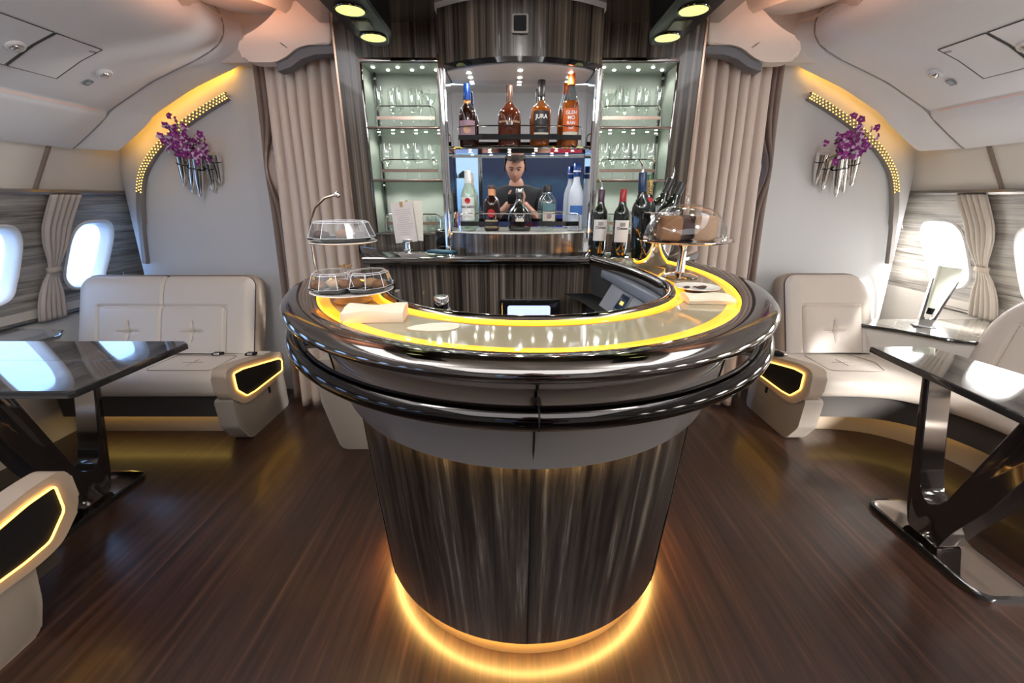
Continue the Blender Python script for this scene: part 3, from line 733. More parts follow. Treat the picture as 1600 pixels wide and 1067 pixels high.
b = bottle('bourbon_bottle', 'broad-shouldered dark brown bourbon bottle, second from the left on the upper shelf', (bx(796, YU, 1.7), YU, ZU), [(0, 0), (.053, 0), (.056, .012), (.056, .13), (.050, .16), (.022, .185), (.015, .20), (.014, .225)], mMahog,
    [('capsule', cap(.0165, .0165, .198, .270), mBrown), ('label', lab(.0562, .032, .045, .8), mLabel), ('print', wrap_text('WOODFORD RESERVE', .0115, .0565, .108), mat('tan_print', (.55, .38, .22), .6))])
b = bottle('whisky_bottle', 'amber whisky bottle with a black label and black cap on the upper shelf', (bx(845, YU, 1.7), YU, ZU), [(0, 0), (.040, 0), (.044, .02), (.047, .10), (.049, .155), (.044, .175), (.020, .195), (.016, .205)], mAmberLiq,
    [('clear_neck', lathe(NB(), [(.043, .177), (.021, .197), (.017, .235)], n=20), mClearB), ('capsule', cap(.0195, .0185, .222, .292), mBlackL), ('label', lab(.0495, .095, .155, .85), mBlackL),
     ('lower_label', lab(.0475, .045, .085, .8), mLabel), ('band_label', lab(.0478, .062, .098, .8), mBlackL), ('print', wrap_text('JURA', .026, .0502, .130), mTextW)])
b = bottle('whisky_bottle', 'amber whisky bottle with a bright orange label and cap, rightmost on the upper shelf', (bx(890, YU, 1.7), YU - .01, ZU), [(0, 0), (.040, 0), (.043, .012), (.043, .15), (.038, .19), (.036, .20)], mAmberLiq,
    [('clear_neck', lathe(NB(), [(.0375, .195), (.030, .225), (.017, .262), (.0155, .275)], n=20), mClearB), ('capsule', cap(.0185, .0175, .268, .320), mOrange), ('label', lab(.0437, .065, .165, .95), mOrange),
     ('lower_label', lab(.0437, .04, .064, .95), mLabel),
     ('print', text_bm('x', .001, Matrix.Identity(4)) if False else (lambda B: (B.from_mesh((lambda q: (q.to_mesh(_m := bpy.data.meshes.new('t')), q.free(), _m)[2])(wrap_text('MO', .022, .0443, .124))), B)[1])(wrap_text('GLEN', .022, .0443, .146)), mTextW),
     ('print', (lambda B: (B.from_mesh((lambda q: (q.to_mesh(_m := bpy.data.meshes.new('t')), q.free(), _m)[2])(wrap_text('GIE', .015, .0443, .080))), B)[1])(wrap_text('RAN', .020, .0443, .102)), mTextW)])
# lower shelf
b = bottle('rum_bottle', 'clear green-tinted rum bottle with a white label and red roundel, leftmost on the lower shelf', (bx(732, YLo, 1.3), YLo, ZL), [(0, 0), (.036, 0), (.038, .01), (.038, .165), (.030, .195), (.016, .225), (.0145, .235)], mat('pale_green_glass', (.36, .48, .40), .06, coat=1.0),
    [('capsule', cap(.0165, .0145, .232, .292), mWhiteL), ('label', lab(.0384, .055, .165, .95), mWhiteL), ('roundel', lathe(NB(), [(0, 0), (.013, 0), (.014, .001)], n=20, M=Matrix.Translation((0, -.0395, .148)) @ Matrix.Rotation(PI/2, 4, 'X')), mRed), ('print', wrap_text('BACARDI', .0165, .0392, .118), mInk)])
b = bottle('liqueur_bottle', 'squat dark bottle with a red round label, second from the left on the lower shelf', (bx(768, YLo, 1.3), YLo, ZL), [(0, 0), (.037, 0), (.040, .012), (.041, .12), (.034, .15), (.016, .17), (.014, .19)], mDarkLiq,
    [('neck_label', cap(.0165, .0155, .165, .205), mat('orange_band', (.7, .3, .12), .4)), ('capsule', cap(.0150, .0165, .205, .222), mBrown), ('label', lab(.0404, .014, .055, .9), mat('kraft_label', (.42, .33, .20), .6)),
     ('red_roundel', lathe(NB(), [(0, 0), (.019, 0), (.020, .002)], n=20, M=Matrix.Translation((0, -.041, .088)) @ Matrix.Rotation(PI/2, 4, 'X')), mRed)])
b = bottle('decanter_bottle', 'wide conical black and clear decanter bottle in the middle of the lower shelf', (bx(812, YLo, 1.3), YLo, ZL), [(0, 0), (.055, 0), (.063, .012), (.062, .05), (.050, .095), (.030, .115)], mBlack,
    [('clear_neck', lathe(NB(), [(.048, .098), (.030, .118), (.016, .15), (.0145, .185)], n=20), mClearB), ('neck_label', cap(.0165, .0155, .155, .185), mBlackL), ('stopper', cap(.0185, .0175, .188, .208), mChrome), ('label', lab(.062, .045, .062, .35), mLabel)])
b = bottle('tequila_bottle', 'short clear tequila bottle with a black stopper on the lower shelf', (bx(857, YLo, 1.3), YLo, ZL), [(0, 0), (.037, 0), (.040, .012), (.041, .13), (.034, .158), (.016, .175), (.014, .20)], mClearB,
    [('stopper', cap(.0165, .0145, .190, .225), mBlackL), ('label', lab(.0412, .10, .135, .9), mat('teal_label', (.10, .20, .22), .5)), ('lower_label', lab(.0412, .05, .095, .85), mLabel), ('emblem', lathe(NB(), [(0, 0), (.012, 0), (.013, .001)], n=20, M=Matrix.Translation((0, -.0425, .074)) @ Matrix.Rotation(PI/2, 4, 'X')), mPinkL)])
b = bottle('vodka_bottle', 'tall frosted vodka bottle with a blue and white cap, rightmost on the lower shelf', (bx(899, YLo, 1.3), YLo, ZL), [(0, 0), (.036, 0), (.038, .01), (.038, .17), (.030, .205), (.0165, .235), (.015, .275)], mFrost,
    [('capsule', cap(.0185, .0185, .262, .325), mBlueF), ('cap_band', cap(.0188, .0188, .285, .292), mWhiteL), ('label', lab(.0382, .08, .125, .95), mat('sea_label', (.05, .15, .45), .4))])
# wine by the worktop
def wine(label, u, y, foil, zb=1.1005, x=None, tilt=None, cat='bottle', lbl=True, txt=None, h=1.0, pour=False, neck=None, z=None):
    prof = [(0, 0), (.036, 0), (.0375, .006), (.0375, .185), (.034, .205), (.0155, .235), (.0145, .30*h), (.0155, .302*h)]
    parts = [('foil', cap(.0160, .0155, .238*h, .304*h), foil)]
    if lbl:
        parts.append(('label', lab(.0378, .065, .165, 1.0), mWhiteL))
        parts.append(('print', wrap_text(txt or 'Château', .016, .0386, .128), mInk))
        B = cyl_label(NB(), .0383, .137, .155, -.35, .30); parts.append(('engraving', B, mat('print_grey', (.30, .29, .27), .7)))
    if neck: parts.append(('neck_label', cyl_label(NB(), .0168, .215*h, .285*h, -1.4, 1.4), neck))
    if pour: parts.append(('pourer', tube(NB(), [(0, 0, .302*h), (0, 0, .318*h), (-.004, -.002, .332*h), (-.016, -.008, .345*h)], [.008, .005, .004, .003], 8), mChrome))
    return bottle('wine_bottle', label, (x if x is not None else bx(u, y, 1.2), y, zb if z is None else z), prof, mGreenB, parts, tilt=tilt)
wine('upright wine bottle with plain white label and purple neck foil on the worktop', 936, 2.16, mat('plum_foil', (.05, .015, .04), .3), pour=True)
wine('upright wine bottle with engraved white label and red neck foil on the worktop', 969, 2.09, mat('red_foil', (.30, .01, .015), .3), txt='Château')
# ice bucket with bottles
BX, BY = .530, 1.76
ib = thing('ice_bucket', 'polished chrome ice bucket holding wine bottles at the right of the bar', 'bucket', (BX, BY, 1.104))
bm = NB(); lathe(bm, smooth_prof([(.0, 0), (.062, 0), (.066, .004), (.076, .05), (.086, .13), (.094, .20), (.097, .205), (.094, .207), (.084, .13), (.072, .05), (.05, .02), (0, .016)], 1), n=40); bmesh.ops.translate(bm, vec=(BX, BY, 1.104), verts=bm.verts)
obj('bowl', bm, mChrome, ib, ang=60)
bm = NB(); tube(bm, [(BX + .097*math.cos(a), BY + .097*math.sin(a), 1.104 + .206) for a in [2*PI*i/40 for i in range(40)]], .003, 8, True); obj('lip', bm, mChrome, ib)
wine('dark blue-foiled wine bottle with a pourer leaning in the ice bucket', 0, BY - .03, mat('navy_foil', (.01, .03, .08), .3), x=BX - .050, z=1.135, tilt=(0.0, -.06, 0), lbl=False, pour=True, h=1.06)
wine('champagne bottle with a gold neck label and red seal in the ice bucket', 0, BY + .035, mat('green_gold_foil', (.02, .08, .03), .3), x=BX - .012, z=1.135, tilt=(0.0, -.05, .3), lbl=False, h=1.04, neck=mGold)
wine('dark bottle with a twisted wire pourer leaning right in the ice bucket', 0, BY + .035, mBlackL, x=BX - .035, z=1.150, tilt=(0, .34, 0), lbl=False, pour=True, h=1.0)
wine('dark bottle without pourer, rightmost of those leaning in the ice bucket', 0, BY + .0, mBlackL, x=BX - .005, z=1.145, tilt=(0, .36, .0), lbl=False, h=.97)
# champagne neck print
chp = [o for o in bpy.data.objects if o.name.startswith('wine_bottle') and 'champagne' in o.get('label', '')][0]
bm = text_bm('MOËT', .020, Matrix.Rotation(PI/2, 4, 'Z'), .0004, True)
for v in bm.verts:
    a = -PI/2 + v.co.x/.0172; v.co = Vector(((.0178)*math.cos(a), .0178*math.sin(a), .262 + v.co.y))
obj('print', bm, mInk, chp, local=True)
bm = NB(); lathe(bm, [(0, 0), (.011, 0), (.012, .0015)], n=18, M=Matrix.Translation((-.006, -.0255, .222)) @ Matrix.Rotation(PI/2 - .3, 4, 'X')); obj('seal', bm, mRed, chp, local=True)

# ------------------------------------------------------------------ things on the back worktop, left
mc = thing('menu_stand', 'chrome clip stand holding two upright printed menu cards on the back worktop', 'menu', (bx(636, 2.30, 1.2), 2.30, 1.101))
x0 = mc.location.x
bm = NB(); lathe(bm, [(0, 0), (.030, 0), (.030, .005), (.017, .008), (.015, .04), (.012, .042), (0, .042)], (x0, 2.30, 1.101)); box(bm, x0 - .026, x0 + .026, 2.288, 2.306, 1.141, 1.158, .002); obj('clip_base', bm, mChrome, mc)
def card(dx, dy, rot, z0, m_):
    B = NB(); box(B, -.058, .058, -.0008, .0008, 0, .205); M = Matrix.Translation((x0 + dx, 2.30 + dy, z0)) @ Matrix.Rotation(rot, 4, 'Y') @ Matrix.Rotation(-.10, 4, 'X')
    bmesh.ops.transform(B, matrix=M, verts=B.verts); return obj('menu_card', B, m_, mc, smooth=False), M
card(.022, .012, .03, 1.150, mPaper); c_, M = card(-.006, 0, -.09, 1.142, mat('menu_paper', (.60, .53, .52), .8))
B = NB(); random.seed(3)
for i in range(13):
    wd = random.choice((.030, .040, .046, .024)); z = .165 - i*.0105
    box(B, -wd, wd, -.0014, -.0009, z, z + .0022)
bmesh.ops.transform(B, matrix=M, verts=B.verts); obj('print_lines', B, mat('menu_print', (.38, .32, .33), .8), mc, smooth=False)
B = NB(); box(B, -.010, .006, -.0025, .002, .180, .207); box(B, .018, .032, .008, .012, .185, .212); bmesh.ops.transform(B, matrix=M, verts=B.verts); objs('gold_tab', B, mat('bronze_tab', (.30, .20, .10), .35, .7), mc)
bm = NB(); box(bm, -.455, -.385, 2.36, 2.46, 1.101, 1.205, .012, 3); pod = tag(obj('coffee_pot', bm, mBlack), 'small black appliance tucked behind the menu cards', 'appliance')
bm = NB(); lathe(bm, [(0, 0), (.022, 0), (.024, .004), (.024, .02), (.018, .026), (0, .026)], n=20, M=Matrix.Translation((-.42, 2.358, 1.15)) @ Matrix.Rotation(PI/2, 4, 'X')); obj('dial', bm, mBlackM, pod)
bm = NB(); box(bm, -.383, -.358, 2.33, 2.40, 1.101, 1.195, .004); bxk = tag(obj('card_box', bm, mLabel), 'small cream upright box beside the mirror bay on the back worktop', 'box')
bm = NB(); box(bm, -.385, -.356, 2.328, 2.402, 1.185, 1.198, .003); obj('lid', bm, mBrown, bxk)
bm = NB(); prism(bm, [(-.475, 2.20), (-.335, 2.13), (-.315, 2.19), (-.44, 2.255)], 'z', 1.101, 1.112, .002); tag(obj('booklet', bm, mat('blue_booklet', (.03, .10, .16), .5)), 'thin dark blue booklet lying on the back worktop near the menu stand', 'booklet')

# ------------------------------------------------------------------ THE BAR
BXC = .008
def outl(a, b, cy, yL, yR, n=96):
    t0 = math.asin(max(-1, min(1, (cy - yL)/b))); t1 = PI + math.asin(max(-1, min(1, (yR - cy)/b)))
    out = []
    for i in range(n + 1):
        t = t0 + (t1 - t0)*i/n; out.append((BXC - a*math.cos(t), cy - b*math.sin(t)))
    return out
YL_, YR_ = 1.47, 2.0
def shell(levels, yL=YL_, yR=YR_, n=96):
    return [[(x, y, z) for x, y in outl(a, b, cy, yL, yR, n)] for a, b, cy, z in levels]
bar = thing('bar_counter', 'oval bar counter with a glowing amber-edged beige top, dark metal rails and zebra-wood body', 'bar', (BXC, 1.45, 0))
# wood body
bm = NB(); rows = shell([(.545, .535, 1.455, .082), (.575, .62, 1.50, .40), (.605, .72, 1.55, .80), (.56, .67, 1.55, .80)]); grid(bm, rows); obj('wood_body', bm, mWoodBar, bar)
# seams in the body
def seam(levels, th):
    pts = []
    for (a0, b0, c0, z0), (a1, b1, c1, z1) in zip(levels, levels[1:]):
        for k in range(5):
            f = k/5; a, b_, c, z = [u*(1-f) + v*f for u, v in ((a0, a1), (b0, b1), (c0, c1), (z0, z1))]
            pts.append((BXC - a*math.cos(th), c - b_*math.sin(th), z))
    a, b_, c, z = levels[-1]; pts.append((BXC - a*math.cos(th), c - b_*math.sin(th), z)); return pts
bm = NB()
for t in (.55, PI/2, PI - .62): tube(bm, seam([(.545, .535, 1.455, .084), (.575, .62, 1.50, .40), (.605, .72, 1.55, .80)], t), .0026, 4)
objs('panel_seam', bm, mBlackM, bar)
# kick ring and glow
bm = NB(); grid(bm, shell([(.512, .505, 1.455, .0), (.512, .505, 1.455, .03), (.505, .498, 1.455, .075), (.54, .53, 1.455, .083)])); obj('kick_plate', bm, mat('kick_wood', (.30, .20, .10), .5), bar)
bm = NB(); grid(bm, shell([(.514, .507, 1.455, .0765), (.535, .527, 1.455, .0765)])); obj('floor_light', bm, mat('floor_led', (1, .6, .1), .5, emit=(1.0, .58, .16), estr=50), bar)
# pale apron above the wood
bm = NB(); grid(bm, shell([(.58, .71, 1.55, .815), (.625, .75, 1.55, .790), (.632, .757, 1.55, .795), (.665, .785, 1.56, .88), (.682, .80, 1.57, .96)])); obj('lower_apron', bm, mWhitePanel, bar)
bm = NB(); grid(bm, shell([(.607, .728, 1.55, .796), (.615, .738, 1.55, .796)])); obj('apron_light', bm, mWarm, bar)
# upper apron: two stepped bands
bm = NB(); grid(bm, shell([(.682, .80, 1.57, .955), (.672, .83, 1.59, .962), (.668, .842, 1.59, .985), (.672, .85, 1.59, 1.010), (.690, .875, 1.595, 1.024), (.704, .895, 1.60, 1.030), (.716, .913, 1.60, 1.060), (.72, .92, 1.60, 1.075)])); obj('upper_apron', bm, mApron, bar, ang=25)
bm = NB()
for t in (.62, PI/2, PI - .70):
    tube(bm, seam([(.684, .802, 1.57, .96), (.668, .842, 1.59, .985), (.672, .85, 1.59, 1.010), (.704, .895, 1.60, 1.030), (.718, .915, 1.60, 1.060)], t), .003, 4); tube(bm, seam([(.6265, .7515, 1.55, .790), (.667, .787, 1.56, .88), (.684, .802, 1.57, .96)], t), .0022, 4)
objs('apron_seam', bm, mBlackM, bar)
# rim of the top
RIM = [(0.03, 1.070), (.002, 1.070), (-.007, 1.077), (-.009, 1.089), (-.002, 1.100), (.012, 1.107), (.030, 1.109), (.052, 1.106), (.060, 1.103), (.0625, 1.0975)]
def lerp_lv(d, z): return (.765 - d*1.45, .965 - d*1.42, 1.60 - d*.25, z)
rr_ = [lerp_lv(d, z) for d, z in RIM]
bm = NB(); V = grid(bm, shell(rr_)); obj('top_rim', bm, mRimDark, bar, ang=60)
# beige slab between rims
OUT = outl(*lerp_lv(.0622, 0)[:3], YL_ - .01, YR_, 120)
def inner(yL=1.40, yR=2.0, grow=0.0, n=120):
    a, b, cy = .437 + grow, .442 + grow, 1.375; pts = []
    t0 = math.asin(max(-1, (cy - yL)/b)); m1 = int(n*.72)
    for i in range(m1 + 1):
        t = t0 + (PI - t0)*i/m1; pts.append((BXC - a*math.cos(t), cy - b*math.sin(t)))
    for i in range(1, n - m1 + 1):
        y = cy + (yR - cy)*i/(n - m1); k = (y - cy)/.625; pts.append((BXC + a - .115*k*k, y))
    return pts
INN = inner(yL=YL_ - .09, grow=.026)
bm = NB(); rows = []
for k in range(7):
    f = k/6; rows.append([(o[0]*(1-f) + i_[0]*f, o[1]*(1-f) + i_[1]*f, 1.0975) for o, i_ in zip(OUT, INN)])
grid(bm, rows); rows2 = [[(p[0], p[1], 1.06) for p in r] for r in (rows[0], rows[-1])]
grid(bm, [rows[0], rows2[0], rows2[1], rows[-1]])
obj('counter_top', bm, mSlab, bar, ang=30)
# amber strips under the two rims
bm = NB()
for P, sg in ((OUT, 1), (INN, -1)):
    rows = []
    for z in (1.0985, 1.1035):
        rows.append([(BXC + (x - BXC)*(1 - .0012*sg), 1.45 + (y - 1.45)*(1 - .0012*sg), z) for x, y in P])
    grid(bm, rows)
o1, i1 = OUT[0], INN[0]
grid(bm, [[(o1[0], o1[1] - .006, z), (i1[0], i1[1] + .0 - .006, z)] for z in (1.0985, 1.1035)])
obj('edge_light', bm, mAmber, bar, smooth=False)
# spreading edge glow of the top, put in as flat emissive amber bands
bm = NB()
def offs(P, d):
    out = []
    for i, (x, y) in enumerate(P):
        a = Vector(P[max(i-1, 0)]); b = Vector(P[min(i+1, len(P)-1)]); t = (b - a).normalized(); out.append((x - t.y*d, y + t.x*d))
    return out
A0, A1 = offs(OUT, .002), offs(OUT, .030); grid(bm, [[(x, y, 1.0985) for x, y in A0], [(x, y, 1.0985) for x, y in A1]])
B0, B1 = offs(INN, -.002), offs(INN, -.026); grid(bm, [[(x, y, 1.0985) for x, y in B0], [(x, y, 1.0985) for x, y in B1]])
e0_, e1_ = Vector(A1[0]), Vector(B1[0]); box(bm, e0_.x + .004, e1_.x - .004, e1_.y - .045, e1_.y - .006, 1.097, 1.0985)
objs('diffuser_band', bm, mat('amber_diffuser', (.8, .42, .03), .15, coat=.5, emit=(1.0, .36, .0), estr=.82), bar, smooth=False)
# inner rim
IR = [(.026, 1.1025), (.022, 1.108), (.012, 1.112), (0, 1.109), (-.008, 1.098), (-.008, 1.080), (0, 1.066)]
bm = NB(); grid(bm, [[(x, y, z) for x, y in inner(yL=YL_ - .09, grow=g)] for g, z in IR]); obj('inner_rim', bm, mRimDark, bar, ang=60)
# left end cap rim
bm = NB(); e0 = Vector((OUT[0][0] - .045, OUT[0][1] + .004, 1.09)); e1 = Vector((INN[0][0] + .015, INN[0][1] + .02, 1.09))
tube(bm, [e0 + (e1 - e0)*i/8 for i in range(9)], .018, 10); obj('end_rim', bm, mRimDark, bar)
# inside wall + ledge
bm = NB(); grid(bm, [[(x, y, z) for x, y in inner(yL=YL_ - .09, grow=g)] for g, z in ((0.0, 1.07), (.01, .94), (-.07, .55), (-.09, 0.0))]); obj('inner_wall', bm, mat('inner_grey', (.05, .048, .047), .5), bar)
bm = NB(); grid(bm, [[(x, y, .93) for x, y in inner(yL=YL_ - .09, grow=g)] for g in (.01, -.12)]); obj('inner_ledge', bm, mBlackM, bar)
# left end closing face
bm = NB(); prism(bm, [(-.68, 1.06), (-.64, .85), (-.57, .78), (-.53, .10), (-.38, .10), (-.43, 1.06)], 'y', YL_ - .05, YL_ - .012); obj('end_panel', bm, mWhitePanel, bar)
# hand rail with brackets
RL = outl(.752, .930, 1.58, 1.60, 1.98, 96)
bm = NB(); pts = [(x, y, 1.0) for x, y in RL]
f0 = pts[0]; l0 = pts[-1]
pts = [(f0[0] + .085, f0[1] + .06, 1.0), (f0[0] + .04, f0[1] + .052, 1.0), (f0[0] + .008, f0[1] + .03, 1.0)] + pts + [(l0[0] - .02, l0[1] + .03, 1.0), (l0[0] - .07, l0[1] + .03, 1.0)]
tube(bm, pts, .0225, 16); obj('hand_rail', bm, mat('black_nickel', (.055, .05, .048), .07, 1.0), bar, ang=80)
bm = NB()
for t in (.62, PI/2, PI - .70):
    p = (BXC - .752*math.cos(t), 1.58 - .93*math.sin(t)); c = Vector((BXC, 1.55)); d = (c - Vector(p)).normalized()
    for w_ in (0,): tube(bm, [(p[0], p[1], 1.0), (p[0] + d.x*.10, p[1] + d.y*.10, .985)], .012, 8)
objs('rail_bracket', bm, mRimDark, bar)
bm = NB()
p = (BXC, 1.58 - .93); tube(bm, [(p[0] - .0016, p[1], 1.0), (p[0] + .0016, p[1], 1.0)], .0231, 16); obj('rail_joint', bm, mBlackM, bar)

# control panel inside the right wing
cp = thing('bar_control_unit', 'sloping grey control unit with small screen and keypad inside the bar', 'appliance', (.36, 1.6, .80))
bm = NB(); prism(bm, [(1.30, 1.06), (1.92, 1.06), (1.92, 1.025), (1.30, 1.025)], 'x', .395, .435, .004); bmesh.ops.transform(bm, matrix=Matrix.Translation((.40, 1.6, 1.04)) @ Matrix.Rotation(.10, 4, 'Z') @ Matrix.Translation((-.40, -1.6, -1.04)), verts=bm.verts); obj('hood', bm, mat('hood_grey', (.24, .27, .32), .4), cp)
nv = Vector((-.86, -.12, .50)).normalized(); Mx = Matrix.Translation((.372, 1.57, .950)) @ nv.to_track_quat('Z', 'Y').to_matrix().to_4x4()
def onp(B): bmesh.ops.transform(B, matrix=Mx, verts=B.verts); return B
q = NB(); box(q, -.20, .20, -.13, .13, -.05, 0, .004); obj('panel', onp(q), mGreyBox, cp)
q = NB(); box(q, -.055, .035, -.005, .075, 0, .004, .001); obj('screen_bezel', onp(q), mat('bezel_grey', (.18, .2, .24), .4), cp)
q = NB(); box(q, -.046, .026, .004, .066, .004, .006); obj('screen', onp(q), mat('screen_dark', (.01, .03, .06), .15), cp)
q = NB(); box(q, -.022, .006, .026, .040, .006, .007); obj('screen_icon', onp(q), mat('screen_icon', (.8, .4, .1), .5, emit=(1, .5, .1), estr=1.5), cp)
q = NB(); box(q, -.055, .035, -.105, -.020, 0, .005, .001); obj('keypad', onp(q), mat('keypad_grey', (.42, .44, .48), .4), cp)
q = NB()
for i in range(3):
    for j in range(3): box(q, -.048 + i*.028, -.026 + i*.028, -.098 + j*.026, -.080 + j*.026, .005, .0075)
objs('key', onp(q), mGreyBox, cp, smooth=False)
# shaker behind the inner rim
sh = thing('cocktail_shaker', 'steel cocktail shaker just showing over the inner edge of the bar', 'shaker', (-.228, 1.115, .931))
bm = NB(); lathe(bm, [(0, 0), (.030, 0), (.037, .10), (.036, .12), (.026, .145), (.0215, .15)], (-.228, 1.115, .931)); obj('body', bm, mChrome, sh)
bm = NB(); lathe(bm, [(.0215, .15), (.0215, .178), (.019, .182), (0, .183)], (-.228, 1.115, .931)); obj('cap', bm, mChrome, sh)

# ------------------------------------------------------------------ things on the counter
ZC = 1.0982
def platebm(c, r, z, dish=.008):
    return lathe(NB(), smooth_prof([(0, .003), (r*.6, .003), (r*.95, dish), (r, dish + .002), (r*.98, dish + .004), (r*.6, .006), (0, .005)], 1), (c[0], c[1], z), 36)
# two tier stand, left
TX, TY = -.468, 1.125
ts = thing('tiered_cake_stand', 'two-tier cream plate stand with curved metal handle on the left of the bar', 'cake stand', (TX, TY, ZC))
bm = NB(); lathe(bm, [(.05, 0), (.052, .003), (.012, .010), (.010, .022), (.03, .028)], (TX, TY, ZC)); obj('foot', bm, mat('stand_glass', (.6, .6, .55), .1), ts)
obj('lower_plate', platebm((TX, TY), .108, 1.120), mPlate, ts); obj('upper_plate', platebm((TX - .012, TY + .01), .086, 1.245), mPlate, ts)
bm = NB(); hx = TX - .098; pts = [(hx + .012, TY - .0, 1.125), (hx + .004, TY, 1.20), (hx + .004, TY, 1.26), (hx + .010, TY, 1.305), (hx + .028, TY, 1.340), (hx + .055, TY, 1.362), (hx + .083, TY, 1.370)]
tube(bm, pts, .0032, 8); obj('handle', bm, mat('brass_handle', (.62, .52, .38), .25, 1.0), ts)
bm = NB(); bmesh.ops.create_icosphere(bm, subdivisions=2, radius=.008, matrix=Matrix.Translation((hx + .088, TY, 1.370))); obj('handle_knob', bm, mChrome, ts)
def food_box(label, c, z, w_, d_, h_, rot, cols):
    t = thing('pastry_box', label, 'box', (c[0], c[1], z), rot)
    o8 = [(w_*math.cos(a), d_*math.sin(a)) for a in [PI/8 + PI/4*i for i in range(8)]]
    def sc_(k): return [(x*k, y*k) for x, y in o8]
    bm = NB(); grid(bm, [[(x, y, zz) for x, y in sc_(k)] for k, zz in ((.86, 0), (1.0, .008), (1.03, .012), (1.0, .0125), (.90, .004))], True); bm.faces.new([bm.verts.new((x, y, .003)) for x, y in sc_(.9)]); obj('black_tray', bm, mBlack, t, local=True, ang=20)
    bm = NB(); grid(bm, [[(x, y, zz) for x, y in sc_(k)] for k, zz in ((1.0, .012), (.82, h_*.93), (.74, h_))], True); bm.faces.new([bm.verts.new((x, y, h_)) for x, y in sc_(.74)]); obj('clear_lid', bm, mDome, t, local=True, ang=15)
    random.seed(int(w_*1000) + int(c[0]*100))
    bm = NB()
    for k, zz in ((1.0, .012), (.82, h_*.93), (.74, h_)): tube(bm, [(x, y, zz) for x, y in sc_(k)], .0009, 5, True)
    for q in range(8): tube(bm, [(*sc_(1.0)[q], .012), (*sc_(.82)[q], h_*.93), (*sc_(.74)[q], h_)], .0008, 5)
    o = obj('lid_edges', bm, mat('lid_edge', (.75, .76, .78), .15, coat=.5), t, local=True); o['kind'] = 'stuff'
    for i, nm in enumerate(('left', 'middle', 'right')):
        B = NB(); bmesh.ops.create_icosphere(B, subdivisions=2, radius=.016, matrix=Matrix.Translation(((i - 1)*w_*.58, (.1 if i == 1 else -.15)*d_, .016)) @ Matrix.Diagonal((1.3, 1.2, .85, 1)))
        for v in B.verts: v.co += Vector((random.uniform(-1, 1), random.uniform(-1, 1), random.uniform(-1, 1)))*.0015
        bmesh.ops.transform(B, matrix=Matrix.Translation((c[0], c[1], z)) @ Matrix.Rotation(rot, 4, 'Z'), verts=B.verts)
        tag(obj('pastry', B, cols[i % len(cols)]), '%s pastry in the %s' % (nm, label), 'pastry', 'pastries in the ' + label)
    return t
mPast = mat('pastry_brown', (.20, .09, .035), .7, bump=(80, .6)); mChoc = mat('chocolate', (.05, .02, .015), .5); mTan = mat('pastry_tan', (.42, .25, .12), .7, bump=(80, .6))
food_box('left tray of pastries on the lower plate of the tiered stand', (TX - .045, TY - .012), 1.1295, .060, .075, .050, .2, [mPast, mTan])
food_box('right tray of pastries on the lower plate of the tiered stand', (TX + .048, TY - .0), 1.1295, .058, .075, .050, -.15, [mPast, mTan])
food_box('wide tray of chocolates on the upper plate of the tiered stand', (TX - .012, TY + .006), 1.2545, .085, .070, .052, .05, [mChoc, mPast])
# star garnish
bm = NB()
for k in range(6): tube(bm, [(TX - .02, TY + .02, 1.186), (TX - .02 + .018*math.cos(k*1.05), TY + .02 + .018*math.sin(k*1.05), 1.190)], .0028, 6)
tag(obj('star_anise', bm, mTan), 'brown star anise lying on the clear lids of the lower tier', 'garnish')

# domed cake stand, right
DX, DY = .558, 1.50
ds = thing('domed_cake_stand', 'chrome pedestal cake stand with a clear dome on the right of the bar', 'cake stand', (DX, DY, ZC))
bm = NB(); lathe(bm, smooth_prof([(0, 0), (.060, 0), (.062, .003), (.050, .008), (.02, .014), (.014, .02), (.013, .11), (.02, .122), (.0, .124)], 1), (DX, DY, ZC), 30); obj('pedestal', bm, mChrome, ds)
bm = NB(); lathe(bm, [(0, .118), (.14, .122), (.158, .127), (.160, .129), (.158, .131), (.13, .128), (0, .126)], (DX, DY, ZC), 44); obj('platter', bm, mChrome, ds)
bm = NB(); lathe(bm, [(.135*math.cos(t)**.85 if t < PI/2 - .01 else 0, .132 + .115*math.sin(t)) for t in [PI/2*i/14 for i in range(15)]], (DX, DY, ZC), 40); obj('dome', bm, mDome, ds, ang=80)
bm = NB(); lathe(bm, [(.005, .246), (.004, .255), (.011, .263), (.010, .270), (0, .274)], (DX, DY, ZC), 16); obj('dome_knob', bm, mDome, ds)
random.seed(5)
for i, (dx, dy, m_, lb) in enumerate(((-.062, -.02, mPast, 'left chunk of dark cake under the clear dome'), (.0, .03, mChoc, 'middle chunk of chocolate cake under the clear dome'), (.065, -.015, mat('marble_cake', (.36, .22, .13), .8, bump=(60, .8)), 'right slice of marbled cake under the clear dome'))):
    bm = NB(); prism(bm, [(-.038, -.03), (.036, -.034), (.04, .03), (-.034, .034)], 'z', 0, .082, .014, 3)
    for v in bm.verts: v.co += Vector((random.uniform(-1, 1), random.uniform(-1, 1), random.uniform(-1, 1)))*.002
    bmesh.ops.transform(bm, matrix=Matrix.Translation((DX + dx, DY + dy, ZC + .127)) @ Matrix.Rotation(.5*i, 4, 'Z'), verts=bm.verts); tag(obj('cake', bm, m_), lb, 'cake')
